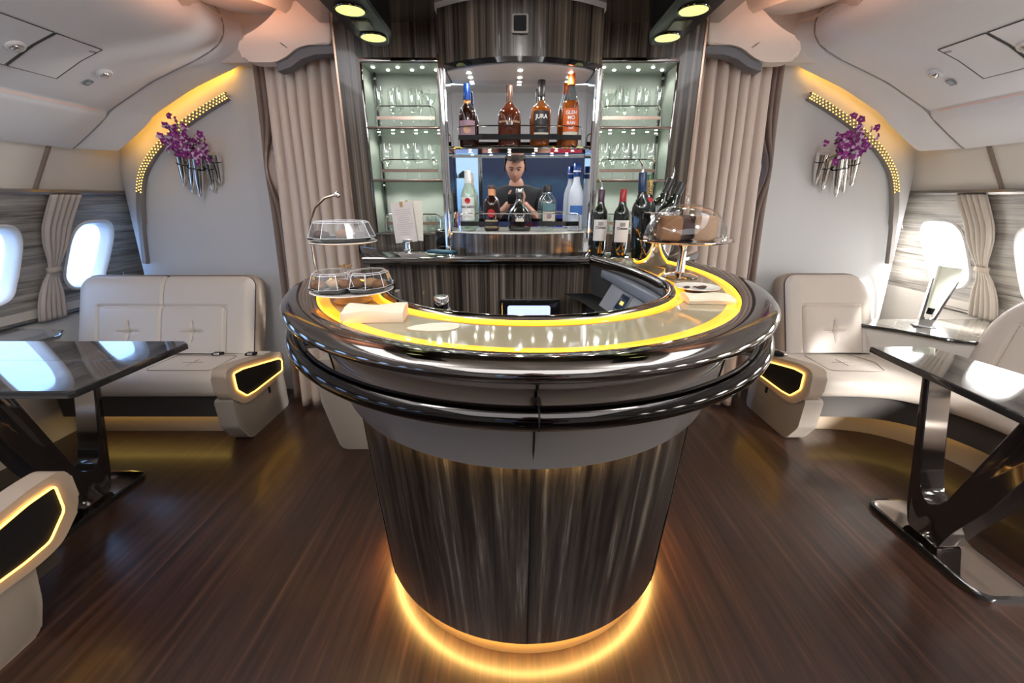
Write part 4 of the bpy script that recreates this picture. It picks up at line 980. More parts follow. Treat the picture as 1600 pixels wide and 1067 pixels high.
# crumb plate
PXc, PYc = .525, 1.27
bm = platebm((PXc, PYc), .066, ZC); pl = tag(obj('small_plate', bm, mPlate), 'cream plate with brown crumbs on the right of the bar counter', 'plate')
bm = NB(); random.seed(9)
for i in range(9):
    a = random.uniform(0, 6.28); r_ = random.uniform(0, .035); bmesh.ops.create_icosphere(bm, subdivisions=1, radius=random.uniform(.004, .009), matrix=Matrix.Translation((PXc + .01 + r_*math.cos(a)*1.3, PYc + r_*math.sin(a)*.6, ZC + .009)) @ Matrix.Diagonal((1.6, 1, .5, 1)))
cr = tag(obj('chocolate_crumbs', bm, mChoc), 'scatter of dark chocolate crumbs on the small cream plate', 'crumbs'); cr['kind'] = 'stuff'
# napkins
def napkin(label, c, w_, d_, h_, rot, layers, curl):
    bm = NB(); n = 14; rows = []
    prof = []
    for k in range(9): prof.append((-d_/2 + d_*k/8, h_ - .004*abs(k-4)/4))
    sec = [(-d_/2, 0)] + [(-d_/2 - .003, h_*.5)] + prof + [(d_/2 + .003, h_*.5), (d_/2, 0)]
    for i in range(n + 1):
        u = i/n; x = -w_/2 + w_*u; k = 1 - .45*curl*(math.sin(u*PI*1.3 + .5)**2)
        rows.append([(x, y + .006*math.sin(3*u)*curl, z*k*(1 + .12*math.sin(7*u + y*30))) for y, z in sec])
    V = grid(bm, rows)
    face(bm, V[0]); face(bm, V[-1][::-1])
    bmesh.ops.transform(bm, matrix=Matrix.Translation((c[0], c[1], ZC)) @ Matrix.Rotation(rot, 4, 'Z'), verts=bm.verts)
    o = tag(obj('napkin_stack', bm, mNapkin, ang=35), label, 'napkins')
    return o
napkin('thick folded stack of cream paper napkins on the left of the bar counter', (-.352, .945), .135, .080, .030, .09, 5, .15)
napkin('loosely folded cream napkins on the right of the bar counter', (.488, 1.115), .120, .072, .022, -.06, 4, .5)
bm = NB(); P = [(.056*math.cos(t), .030*math.sin(t)*(1 + .25*math.cos(t))) for t in [2*PI*i/28 for i in range(28)]]
prism(bm, P, 'z', 0, .0015); bmesh.ops.transform(bm, matrix=Matrix.Translation((-.207, .872, ZC)) @ Matrix.Rotation(.15, 4, 'Z'), verts=bm.verts)
tag(obj('paper_coaster', bm, mat('coaster_paper', (.66, .61, .48), .8)), 'flat pale oval paper coaster lying in front of the left napkins', 'coaster')

# ------------------------------------------------------------------ ceiling over the bar: lamp bars and speaker grilles
for s in (-1, 1):
    side = 'left' if s < 0 else 'right'
    lb = thing('ceiling_lamp_bar', 'black boat-shaped ceiling bar with two pale green spot lamps, %s of the cabinet header' % side, 'lamp', (s*.655, 1.8, 2.12))
    x = s*.66; P = roundpoly([(x - .095, .9), (x + .095, .9), (x + .095, 2.20), (x + .04, 2.38), (x - .04, 2.38), (x - .095, 2.20)], .05)
    bm = NB(); n_ = len(P); c = Vector((x, 1.7)); rows = []
    for k, z in ((1.0, 2.24), (1.0, 2.075), (.96, 2.058), (.88, 2.05)):
        rows.append([(x + (px_ - x)*k, 1.7 + (py_ - 1.7)*(1 - (1-k)*.3), z) for px_, py_ in P])
    V = grid(bm, rows, True); face(bm, V[-1]); obj('housing', bm, mat('housing_black', (.006, .006, .006), .3, spec=.3), lb, ang=30)
    for k, y in enumerate((2.235, 1.945, 1.4)):
        bm = NB(); lathe(bm, [(0, 0), (.054, .0), (.056, .003)], (x, y, 2.0455), 28); g = obj('lens', bm, mLampGreen, lb)
        bm = NB(); tube(bm, [(x + .056*math.cos(a), y + .056*math.sin(a), 2.048) for a in [2*PI*i/28 for i in range(28)]], .004, 6, True); obj('lens_ring', bm, mRimDark, g)
        light('SPOT', 'spot_lamp', (x, y, 2.035), 5, (.95, 1.0, .75), spot_size=1.5, spot_blend=.5, shadow_soft_size=.04)
    bm = NB(); prism(bm, rrect(.07, .10, .01, cx=x, cy=2.09), 'z', 2.044, 2.052); obj('cover_plate', bm, mat('olive_plate', (.15, .14, .08), .2, .3), lb)
    gx, gy = s*.50, 1.98
    gr = thing('speaker_grille', 'round perforated speaker grille in the dark ceiling, %s of the cabinet header' % side, 'grille', (gx, gy, 2.19))
    bm = NB(); lathe(bm, [(.085, 2.19), (.085, 2.182), (.078, 2.180), (.074, 2.186)], (gx, gy, 0), 30); obj('frame', bm, mat('bronze_frame', (.35, .25, .18), .25, .8), gr)
    bm = NB(); lathe(bm, [(0, 2.184), (.074, 2.1855)], (gx, gy, 0), 30); obj('mesh_disc', bm, mat('grille_brown', (.10, .07, .055), .4, .5), gr)
    bm = NB()
    for i in range(-4, 5):
        for j in range(-4, 5):
            if i*i + j*j < 20: lathe(bm, [(0, 2.1832), (.0045, 2.1832)], (gx + i*.0145, gy + j*.0145, 0), 6)
    o = obj('holes', bm, mBlackM, gr, smooth=False); o['kind'] = 'stuff'

# ------------------------------------------------------------------ orchids on the bulkheads
def orchid_wall(s):
    side = 'left' if s < 0 else 'right'
    random.seed(21)
    mP1 = mat('orchid_purple', (.26, .016, .20), .55); mP2 = mat('orchid_white', (.62, .50, .60), .6); mSt = mat('orchid_stem', (.10, .16, .05), .6)
    yb = YB
    vs = [(-2.03, 1.60, -2.115, 1.40), (-1.985, 1.60, -2.05, 1.375), (-1.935, 1.595, -1.975, 1.41), (-2.075, 1.615, -2.135, 1.44), (-1.90, 1.63, -1.925, 1.45)]
    wv = thing('flower_vase', 'cluster of five chrome cone vases fixed to the %s bulkhead' % side, 'vase', (s*2.0, 2.90, 1.42))
    for i, (xt, zt, xb, zb) in enumerate(vs):
        y = 2.885 - .03*(i % 2); bm = NB(); xt, xb = s*abs(xt), s*abs(xb)
        tube(bm, [(xb, y + .03, zb), (xb*.9 + xt*.1, y + .027, zb + (zt-zb)*.1), (xb*.6 + xt*.4, y + .015, zb + (zt-zb)*.4), (xt, y - .02, zt)], [.004, .015, .026, .038], 16); obj('cone', bm, mChrome, wv)
        bm = NB(); q = .72; tube(bm, [(xb*(1-q) + xt*q, y - .005, zb + (zt-zb)*q), (xb*(1-q-.03) + xt*(q+.03), y - .006, zb + (zt-zb)*(q+.03))], .0355, 16); obj('clip', bm, mBlack, wv)
    heads = [(-2.11, 1.74), (-2.05, 1.80), (-1.99, 1.71), (-1.92, 1.70), (-2.09, 1.65)]
    for i, ((xt, zt, _, _), (hx_, hz_)) in enumerate(zip(vs, heads)):
        y0 = 2.85; xt = s*abs(xt); hx_ = s*abs(hx_)
        sp = thing('orchid_spray', '%s spray of purple and white orchids in the %s wall vase' % (['uppermost', 'second highest', 'central', 'aisle-side', 'lowest outer'][i], side), 'orchid', (xt, y0, zt - .04), group='orchid sprays on the %s bulkhead' % side)
        st_ = [(xt, y0 + .005, zt - .04), ((xt + hx_)/2 + s*.01, y0 - .03, (zt + hz_)/2), (hx_, y0 - .03, hz_)]
        bm = NB(); tube(bm, st_, .0025, 6); obj('stem', bm, mSt, sp)
        b1 = NB(); b2 = NB()
        for k in range(17):
            t = .25 + .78*k/16; p = Vector(st_[0])*(1-t)**2 + Vector(st_[1])*2*t*(1-t) + Vector(st_[2])*t*t
            p += Vector((random.uniform(-1, 1)*.048, random.uniform(-1, .4)*.045, random.uniform(-1, 1)*.038))
            R = Matrix.Rotation(random.uniform(-.8, .8), 4, 'Z') @ Matrix.Rotation(random.uniform(-.5, .5), 4, 'X') @ Matrix.Rotation(random.uniform(0, 6), 4, 'Y')
            for q in range(5):
                B = b1 if (q not in (0, 2) or k % 2) else b2
                a = 2*PI*q/5; L_ = .026 if q % 2 == 0 else .022; w_ = .0115
                ax = Vector((math.cos(a), 0, math.sin(a))); sd = Vector((-math.sin(a), 0, math.cos(a)))
                pts = [Vector((0, 0, 0)), ax*L_*.5 + sd*w_ + Vector((0, -.004, 0)), ax*L_ + Vector((0, .003, 0)), ax*L_*.5 - sd*w_ + Vector((0, -.004, 0))]
                v_ = [B.verts.new(p + (R @ pp)) for pp in pts]
                m_ = B.verts.new(p + (R @ (ax*L_*.55 + Vector((0, -.0015, 0)))))
                for z_ in range(4): face(B, [v_[z_], v_[(z_+1) % 4], m_])
            B = b2; c_ = p + (R @ Vector((0, -.005, 0))); bmesh.ops.create_icosphere(B, subdivisions=1, radius=.0045, matrix=Matrix.Translation(c_))
        obj('petals', b1, mP1, sp, kind='stuff'); obj('white_petals', b2, mP2, sp, kind='stuff')
orchid_wall(-1); orchid_wall(1)

# ------------------------------------------------------------------ seating
def sweep(path, prof, closed_ends=True, disp=None):
    """path: plan points; prof: (inward offset, z). inward = to the left of travel"""
    P = [Vector(p) for p in path]; N = len(P); rows = []; acc = 0
    for i, p in enumerate(P):
        t = (P[min(i+1, N-1)] - P[max(i-1, 0)]).normalized(); nn = Vector((-t.y, t.x))
        if i: acc += (P[i] - P[i-1]).length
        rows.append([(p.x + nn.x*o, p.y + nn.y*o, z + (disp(acc, o, k) if disp else 0)) for k, (o, z) in enumerate(prof)])
    return rows
def catmull(P, n):
    out = []
    for i in range(len(P) - 1):
        p0, p1, p2, p3 = P[max(i-1, 0)], P[i], P[i+1], P[min(i+2, len(P)-1)]
        for k in range(n):
            t = k/n; out.append(tuple(.5*(2*p1[j] + (p2[j]-p0[j])*t + (2*p0[j]-5*p1[j]+4*p2[j]-p3[j])*t*t + (3*p1[j]-p0[j]-3*p2[j]+p3[j])*t**3) for j in range(2)))
    out.append(P[-1]); return out
def backrest(parent, M, W, H, rl, rr, panels, thick=.16, wing=True, tuft=True):
    """front cushion in local coords x in [-W/2,W/2], z in [0,H], front = -y"""
    nx, nz = 56, 84
    def halfw(z, r): return (W/2 - r + math.sqrt(max(0, r*r - max(0, z - (H - r))**2))) if r > 0 else W/2
    px0, px1, pz1 = -W/2 + .16*(W if W < .8 else 1.0), W/2 - .16*(W if W < .8 else 1.0), H*.60
    ncell = panels
    def bulge(x, z):
        e = min((x + halfw(z, rl)), (halfw(z, rr) - x), H - z)*1.0
        b_ = .045*(1 - math.exp(-max(e, 0)/.035))
        # quilted inner panel: a groove along its outline and crosses in each cell
        g = 0
        dx = max(px0 - x, x - px1); dz_ = z - pz1; d = max(dx, dz_)
        if dx > 0 and dz_ > 0: d = math.hypot(dx, dz_)
        rad = .03
        g += .012*math.exp(-(d/.008)**2)
        if d < 0: b_ += .012*(1 - math.exp(d/.03))
        if ncell > 1 and abs(x) < .5: g += .012*math.exp(-(x/.008)**2)
        if d < 0 and tuft:
            cw = (px1 - px0)/ncell
            for c in range(ncell):
                cx_ = px0 + cw*(c + .5); cz_ = pz1*.46
                ddx, ddz = abs(x - cx_), abs(z - cz_)
                if ddx < .09: g += .018*math.exp(-(ddz/.009)**2)*max(0, 1 - ddx/.085)
                if ddz < .09: g += .018*math.exp(-(ddx/.009)**2)*max(0, 1 - ddz/.085)
        return b_ - g
    nxx = max(56, int(W*190))
    rows = []
    for j in range(nz + 1):
        z = H*(1 - (1 - j/nz)**1.0); z = min(z, H - .0005) if j < nz else H
        a = -halfw(z, rl); b_ = halfw(z, rr)
        rows.append([(a + (b_ - a)*i/nxx, -bulge(a + (b_ - a)*i/nxx, z), z) for i in range(nxx + 1)])
    bm = NB(); grid(bm, rows)
    # side skirt
    edge = [r[0] for r in rows] + rows[-1][1:-1] + [r[-1] for r in rows[::-1]]
    grid(bm, [edge, [(x, .02, z) for x, y, z in edge]])
    bmesh.ops.transform(bm, matrix=M, verts=bm.verts); c_main = c = obj('backrest', bm, mLeather, parent, ang=60)
    # stitched seams over the quilting
    def srf(x, z): return M @ Vector((x, -bulge(x, z) - .0005, z))
    L1 = [(px0, .01 + (pz1 - .04)*i/14) for i in range(15)] + [(px0 + .03 - .03*math.cos(a), pz1 - .03 + .03*math.sin(a)) for a in (.4, .8, 1.2, PI/2)] + [(px0 + .03 + (px1 - px0 - .06)*i/24, pz1) for i in range(1, 25)] + [(px1 - .03 + .03*math.sin(a), pz1 - .03 + .03*math.cos(a)) for a in (.4, .8, 1.2, PI/2)] + [(px1, (pz1 - .03)*(1 - i/14) + .005) for i in range(1, 15)]
    bm = NB(); tube(bm, [srf(x, z) for x, z in L1], .0016, 5)
    if ncell > 1: tube(bm, [srf(0, H*.99*i/30 + .004) for i in range(31)], .0016, 5)
    for c in range(ncell):
        cx_ = px0 + (px1 - px0)/ncell*(c + .5); cz_ = pz1*.46
        tube(bm, [srf(cx_ - .07 + .14*i/10, cz_) for i in range(11)], .0014, 5); tube(bm, [srf(cx_, cz_ - .07 + .14*i/10) for i in range(11)], .0014, 5)
    objs('stitched_seam', bm, mSeam, c_main)
    # dark piping
    bm = NB(); pts = [M @ Vector((x, .004, z)) for x, y, z in edge[::2]]; tube(bm, pts, .0045, 6); obj('piping', bm, mPipe, c_main, label='dark blue piping')
    # shell behind
    def ol(g, yy, dz=0): return [(x*(1 + g/W*2) if True else x, yy, z + (g if z > H*.5 else 0) + dz) for x, _, z in edge]
    bm = NB(); V = grid(bm, [ol(.0, .012), ol(.012, .02), ol(.016, .05), ol(.014, thick - .02), ol(.0, thick)]); face(bm, V[-1][::-1])
    bmesh.ops.transform(bm, matrix=M, verts=bm.verts); obj('back_shell', bm, mLeatherD, parent, ang=60)
SEATP = [(.02, .300), (.0, .315), (-.006, .345), (-.002, .385), (.015, .410), (.045, .424), (.10, .432), (.20, .432), (.30, .428), (.40, .420), (.47, .410)]
HEX = [(2.163, .442), (2.249, .437), (2.624, .358), (2.646, .335), (2.629, .270), (2.313, .266), (2.235, .274), (2.164, .344)]
OUTER = [(2.101, .455), (2.135, .480), (2.22, .478), (2.66, .395), (2.69, .36), (2.67, .235), (2.281, .222), (2.20, .235), (2.101, .325)]
BOX = [(2.12, .30), (2.66, .24), (2.66, .0), (2.22, .0), (2.19, .03), (2.13, .12)]
def end_panel(parent, X, s, mir=None, BOX=BOX):
    f = (lambda y: y) if mir is None else (lambda y: 2*mir - y)
    def pr_(P): return [(f(y), z) for y, z in P]
    xo = X - s*.012
    bm = NB(); prism(bm, roundpoly(pr_(OUTER), .035), 'x', xo, X + s*.07, .010, 3); ep = obj('end_panel', bm, mLeatherD, parent)
    bm = NB(); prism(bm, roundpoly(pr_(HEX), .015), 'x', xo - s*.004, xo + s*.004); obj('dark_inset', bm, mBlackM, ep)
    H2 = roundpoly(pr_(HEX), .015); bm = NB(); tube(bm, [(xo - s*.005, y, z) for y, z in H2], .0036, 6, True); obj('light_outline', bm, mAmberS, ep, label='glowing amber outline')
    bm = NB(); prism(bm, roundpoly(pr_(BOX), .02), 'x', X - s*.004, X + s*.10, .008, 2); eb = obj('end_box', bm, mPlastic, parent)
    cy_, cz_ = f(2.47), .20
    bm = NB(); prism(bm, rrect(.022, .042, .008, cx=cy_, cy=cz_), 'x', X - s*.007, X - s*.003); obj('socket_slot', bm, mBlackM, eb)
    bm = NB(); prism(bm, rrect(.05, .012, .002, cx=f(2.50), cy=.135), 'x', X - s*.006, X - s*.003); obj('plate', bm, mWhitePanel, eb)
def remote(s):
    pass
def pad(parent, pts, cross=None, z=.4325):
    P = roundpoly(pts, .03, 4); bm = NB(); tube(bm, [(x, y, z + (.0 if y < 2.4 else -.003)) for x, y in P], .0024, 5, True)
    if cross:
        cx_, cy_ = cross; tube(bm, [(cx_ - .06, cy_, z), (cx_ + .06, cy_, z)], .002, 5); tube(bm, [(cx_, cy_ - .05, z), (cx_, cy_ + .05, z)], .002, 5)
    objs('stitched_pad_seam', bm, mSeam, parent)
def left_far():
    t = thing('banquette_sofa', 'two-seat cream leather sofa with a glowing end panel against the left bulkhead', 'sofa', (-2.2, 2.4, 0))
    path = [(-2.66 + (1.04)*i/60, 2.15) for i in range(61)]
    def dsp(acc, o, k):
        x = -2.66 + acc; g = -.008*math.exp(-((x + 2.17)/.008)**2) if o > .03 else 0
        if .10 < o < .40:
            for cx_ in (-2.42, -1.90):
                if abs(x - cx_) < .10 and abs(o - .26) < .05: g -= .006*math.exp(-((x - cx_)/.012)**2)
        for xx in (-1.72,): g -= .006*math.exp(-((x - xx)/.008)**2) if o > .02 else 0
        return g
    bm = NB(); grid(bm, sweep(path, SEATP + [(.47, .30)], disp=dsp)); obj('seat', bm, mLeather, t, ang=60)
    pad(t, [(-2.60, 2.235), (-2.20, 2.235), (-2.20, 2.49), (-2.60, 2.49)], (-2.40, 2.36)); pad(t, [(-2.14, 2.235), (-1.76, 2.235), (-1.76, 2.49), (-2.14, 2.49)], (-1.95, 2.36))
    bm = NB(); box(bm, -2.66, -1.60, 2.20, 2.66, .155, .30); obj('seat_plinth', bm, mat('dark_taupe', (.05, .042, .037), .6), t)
    bm = NB(); box(bm, -2.66, -1.66, 2.30, 2.66, .0, .150, .003); obj('base', bm, mLeatherD, t)
    bm = NB(); box(bm, -2.62, -1.70, 2.245, 2.285, .150, .1545); obj('under_light', bm, mat('under_led', (1, .7, .2), .5, emit=(1.0, .66, .16), estr=2.6), t)
    M = Matrix.Translation((-2.285, 2.575, .41)) @ Matrix.Rotation(-.36, 4, 'X')
    backrest(t, M, 1.14, .505, .10, .07, 2, thick=.12)
    end_panel(t, -1.60, -1)
    for k, x in enumerate((-1.90, -1.69)):
        bm = NB(); box(bm, x - .03, x + .03, 2.49, 2.53, .424, .440, .004); bk = obj('seat_belt_buckle', bm, mBlackM, t)
        bm = NB(); box(bm, x - .012, x + .02, 2.485, 2.50, .430, .443, .002); obj('buckle_tongue', bm, mChrome, bk)
left_far()
def right_far():
    t = thing('banquette_sofa', 'curved cream leather corner sofa with glowing end panel on the right side', 'sofa', (2.0, 2.3, 0))
    path = catmull([(1.62, 2.15), (1.80, 2.15), (1.97, 2.14), (2.10, 2.10), (2.21, 2.00), (2.28, 1.82), (2.30, 1.5), (2.30, 1.1), (2.30, .4)], 12)
    def dsp(acc, o, k):
        g = 0
        for c in (.085, .62, 1.15): g -= .007*math.exp(-((acc - c)/.007)**2) if o > .02 else 0
        if abs(o - .10) < .02 and .10 < acc < .6: g -= .0
        return g
    prof = SEATP[:-1] + [(.46, .414), (.56, .40)]
    prof = [(o*1.0, z) for o, z in prof]
    # inner offset kept short in the bend by clamping
    bm = NB(); grid(bm, sweep(path, prof, disp=dsp)); obj('seat', bm, mLeather, t, ang=60)
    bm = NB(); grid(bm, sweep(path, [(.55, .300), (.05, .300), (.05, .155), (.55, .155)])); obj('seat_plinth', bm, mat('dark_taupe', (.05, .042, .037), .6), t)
    pad(t, [(1.78, 2.235), (2.08, 2.215), (2.14, 2.36), (2.10, 2.49), (1.80, 2.50)], (1.94, 2.36))
    bp = catmull([(1.66, 2.32), (1.85, 2.33), (2.03, 2.31), (2.18, 2.25), (2.31, 2.12), (2.38, 1.92), (2.40, 1.6), (2.40, 1.1), (2.40, .4)], 10)
    bm = NB(); grid(bm, sweep(bp, [(0, 0), (0, .147), (.006, .152), (.4, .152)])); obj('base', bm, mLeatherD, t, ang=30)
    bm = NB(); grid(bm, sweep(path, [(.10, .150), (.13, .150)])); obj('under_light', bm, mat('under_led', (1, .7, .2)), t)
    M = Matrix.Translation((2.03, 2.585, .41)) @ Matrix.Rotation(-.36, 4, 'X')
    backrest(t, M, .56, .515, .07, .16, 1, thick=.12)
    end_panel(t, 1.60, 1)
    # second back, along the window side, facing the aisle
    M = Matrix.Translation((2.60, 1.62, .41)) @ Matrix.Rotation(-PI/2 + .05, 4, 'Z') @ Matrix.Rotation(-.20, 4, 'X')
    backrest(t, M, 1.30, .55, .34, .34, 1, thick=.10, tuft=True)
    bm = NB(); box(bm, 1.590, 1.640, 2.44, 2.50, .437, .460, .006); bk = obj('seat_belt_buckle', bm, mBlackM, t)
    bm = NB(); box(bm, 1.638, 1.675, 2.45, 2.49, .436, .452, .004); obj('buckle_tongue', bm, mChrome, bk)
right_far()
def left_near():
    t = thing('banquette_sofa', 'near left cream sofa with large glowing amber outline, cut off by the photo edge', 'sofa', (-2.2, .9, 0))
    ym = 1.68
    bm = NB(); path = [(-1.62, 1.21), (-1.9, 1.21), (-2.3, 1.21), (-2.70, 1.21)]
    grid(bm, sweep(path, SEATP + [(.47, .30)])); obj('seat', bm, mLeather, t, ang=60)
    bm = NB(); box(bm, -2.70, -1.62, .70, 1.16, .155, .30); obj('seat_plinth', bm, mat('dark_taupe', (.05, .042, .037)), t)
    bm = NB(); box(bm, -2.70, -1.66, .70, 1.05, 0, .15); obj('base', bm, mLeatherD, t)
    M = Matrix.Translation((-2.20, .785, .41)) @ Matrix.Rotation(PI, 4, 'Z') @ Matrix.Rotation(-.36, 4, 'X')
    backrest(t, M, 1.14, .50, .09, .09, 2, thick=.12)
    end_panel(t, -1.60, -1, mir=ym, BOX=[(2.275, .30), (2.66, .24), (2.66, .0), (2.34, .0), (2.305, .10)])
left_near()

# ------------------------------------------------------------------ consoles along the windows, lamp, window curtains
def console(s, front, y1, y0, label):
    t = thing('side_console', label, 'console', (s*2.8, (y0+y1)/2, 0))
    bk = [(s*3.145, p[1]) for p in front[::-1]]
    bm = NB(); prism(bm, [(s*x, y) for x, y in front] + bk, 'z', .575, .60); obj('top', bm, mWoodC, t, smooth=False)
    bm = NB(); tube(bm, [(s*x, y, .590) for x, y in front], .0095, 8); obj('edge', bm, mBlack, t)
    fr2 = [(x + .02, y) for x, y in front]
    bm = NB(); grid(bm, [[(s*x, y, z) for x, y in fr2] for z in (.575, .0)]); obj('body', bm, mCream, t)
cf = catmull([(2.05, 2.72), (2.22, 2.60), (2.38, 2.44), (2.49, 2.30), (2.62, 2.24)], 6) + [(2.86, 2.2), (2.87, .4)]
console(1, cf, 2.7, .4, 'grey wood-topped side ledge under the right windows carrying the lamp')
console(-1, [(2.95, 2.50), (2.80, 2.48), (2.72, 2.38), (2.72, 1.5), (2.74, 1.25)], 2.5, 1.25, 'cream side ledge under the left windows behind the table')
for s in (-1, 1):   # dark gutter between ledge and wall
    bm = NB(); tube(bm, [(s*(wx(.62) - .012), y, .612) for y in (.0, 1.5, 3.1)], .014, 8); struct('trim_%d' % (11 if s < 0 else 12), bm, mat('gutter_metal', (.22, .2, .18), .25, .7))
# lower wooden shelf between single back and ledge
bm = NB(); prism(bm, [(2.38, 2.48), (2.49, 2.34), (2.56, 2.25), (2.48, 2.17), (2.38, 2.26), (2.33, 2.40)], 'z', .47, .49, .003); tag(obj('corner_shelf', bm, mWoodC), 'low grey wooden corner shelf between the single sofa back and the window ledge', 'shelf')
# lamp
lx, ly, lz = 2.56, 2.56, .601
lm = thing('table_lamp', 'small lamp with frosted shade in a U-shaped chrome frame on the right window ledge', 'lamp', (lx, ly, lz), -.55)
lm.rotation_euler = (0.0, .10, -.55)
bm = NB(); box(bm, -.055, .055, -.05, .05, 0, .006, .002); obj('base', bm, mat('clear_base', (.6, .6, .58), .1, .3), lm, local=True)
bm = NB(); prism(bm, [(-.032, .005), (.032, .005), (.036, .045), (.062, .30), (.054, .30), (.026, .065), (.015, .048), (-.015, .048), (-.026, .065), (-.054, .30), (-.062, .30), (-.036, .045)], 'y', -.022, .022, .002); obj('frame', bm, mChrome, lm, local=True, smooth=False)
bm = NB(); grid(bm, [[(x, y, z) for x, y in rrect(w_, d_, .01)] for w_, d_, z in ((.056, .04, .12), (.070, .05, .20), (.105, .06, .375))], True); V = [v for v in bm.verts if v.co.z > .374]; face(bm, V); V = [v for v in bm.verts if v.co.z < .121]; face(bm, V)
obj('shade', bm, mat('frosted_shade', (.74, .74, .62), .4, emit=(.9, .95, .7), estr=.10), lm, local=True, ang=30)
bm = NB(); lathe(bm, [(.016, .08), (.018, .12)], n=12); obj('socket', bm, mBlackM, lm, local=True)
# window curtains tied back between the windows
for s in (-1, 1):
    side = 'left' if s < 0 else 'right'
    for k, yc in enumerate((2.72, 1.50)):
        if k and s: pass
        wc = thing('window_curtain', 'taupe curtain tied back between the %s windows%s' % (side, '' if k == 0 else ', nearer the camera'), 'curtain', (s*2.95, yc, .62))
        bm = NB(); rows = []; nzz = 34; nf = 5
        for j in range(nzz + 1):
            t = j/nzz; z = 1.385 + (.60 - 1.385)*t
            wid = .085*(1 - .62*math.exp(-((z - .93)/.14)**2)) + .02*max(0, (z - 1.2))
            sh_ = .03*math.exp(-((z - .93)/.2)**2)
            row = []
            for i in range(nf*12 + 1):
                u = i/(nf*12); am = .018*(1 - .5*math.exp(-((z - .93)/.08)**2))
                row.append((s*(wx(z) - .045 + am*math.sin(2*PI*nf*u)), yc + sh_ + wid*(2*u - 1) + .006*math.cos(2*PI*nf*u), z))
            rows.append(row)
        grid(bm, rows); o = obj('cloth', bm, mat('window_cloth', (.58, .50, .44), .75) if s < 0 else mat('window_cloth_r', (.55, .49, .42), .75), wc, ang=80)
        md = o.modifiers.new('thick', 'SOLIDIFY'); md.thickness = .003
        bm = NB(); ctr = Vector((s*(wx(.93) - .045), yc + .03, .93)); pts = []
        for i in range(20):
            a = 2*PI*i/20; pts.append(ctr + Vector((.030*math.cos(a), .040*math.sin(a), .006*math.sin(a))))
        rows = [[(p.x, p.y, p.z + dz) for p in pts] for dz in (-.016, -.006, .006, .016)]
        grid(bm, rows, True); o = obj('tieback', bm, mat('tie_cloth', (.52, .43, .35), .7), wc); md = o.modifiers.new('thick', 'SOLIDIFY'); md.thickness = .004

# ------------------------------------------------------------------ tables
def table(s, label, top_poly, base_x, yc):
    t = thing('lounge_table', label, 'table', (s*base_x, yc, 0))
    bm = NB(); prism(bm, [(s*x, y) for x, y in top_poly], 'z', .672, .699, .004); obj('table_edge', bm, mat('table_edge_dark', (.03, .028, .028), .12, .3, .8), t)
    cx_ = sum(p[0] for p in top_poly)/len(top_poly); cy_ = sum(p[1] for p in top_poly)/len(top_poly)
    ins = [(s*(x + (cx_ - x)*.012), y + (cy_ - y)*.02) for x, y in top_poly]
    bm = NB(); prism(bm, ins, 'z', .699, .7015, .001); tp = obj('table_top', bm, mTable, t, smooth=False)
    if s < 0:
        bm = NB(); box(bm, -3.0, -1.64, 1.70, 1.703, .7015, .7020); obj('fold_line', bm, mGunmetal, tp)
    # V pedestal, opening along y
    Z = lambda q: [(yc + a, z) for a, z in q]
    V_ = [(-.05, .02), (.085, .02), (.115, .10), (.145, .25), (.235, .672), (.205, .672), (.118, .30), (.080, .19), (.035, .16), (-.015, .21), (-.14, .672), (-.27, .672), (-.155, .30), (-.075, .12)]
    xb = s*base_x
    bm = NB(); prism(bm, roundpoly(Z(V_), .02, 3), 'x', xb - .05, xb + .05, .003); obj('pedestal', bm, mat('pedestal_lacquer', (.022, .017, .016), .08, .3, 1.0), t, ang=30)
    Ni = [(.202, .665), (.117, .30), (.079, .191), (.035, .162), (-.015, .212), (-.138, .665)]
    Nc = catmull(Z(Ni), 5); bm = NB(); grid(bm, [[(xb + q, y, z + .0015) for y, z in Nc] for q in (-.046, .046)]); obj('inner_face', bm, mat('inner_chrome', (.45, .40, .37), .08, 1.0), t)
    P = roundpoly([(xb - .105, yc - .25), (xb - .075, yc - .28), (xb + .075, yc - .28), (xb + .105, yc - .25), (xb + .105, yc + .22), (xb + .075, yc + .25), (xb - .075, yc + .25), (xb - .105, yc + .22)], .02)
    bm = NB(); prism(bm, P, 'z', .0, .022, .006, 3); bs = obj('base_plate', bm, mBlack, t, ang=50)
    c2 = Vector((xb, yc)); P2 = [(c2.x + (x - c2.x)*.9, c2.y + (y - c2.y)*.95) for x, y in P]
    bm = NB(); prism(bm, P2, 'z', .022, .0235); obj('base_cover', bm, mat('base_chrome', (.40, .36, .34), .07, 1.0), bs, smooth=False)
table(-1, 'unfolded glossy dark wood table on a black V pedestal by the left windows', [(1.628, 1.40), (1.605, 1.93), (1.64, 1.965), (2.92, 1.965), (2.92, 1.385), (1.65, 1.385)], 2.03, 1.62)
table(1, 'narrow folded glossy dark wood table on a black V pedestal by the right sofa', [(1.60, .90), (1.60, 1.15), (1.655, 1.885), (1.93, 1.885), (1.99, 1.52), (2.03, .90)], 1.73, 1.40)

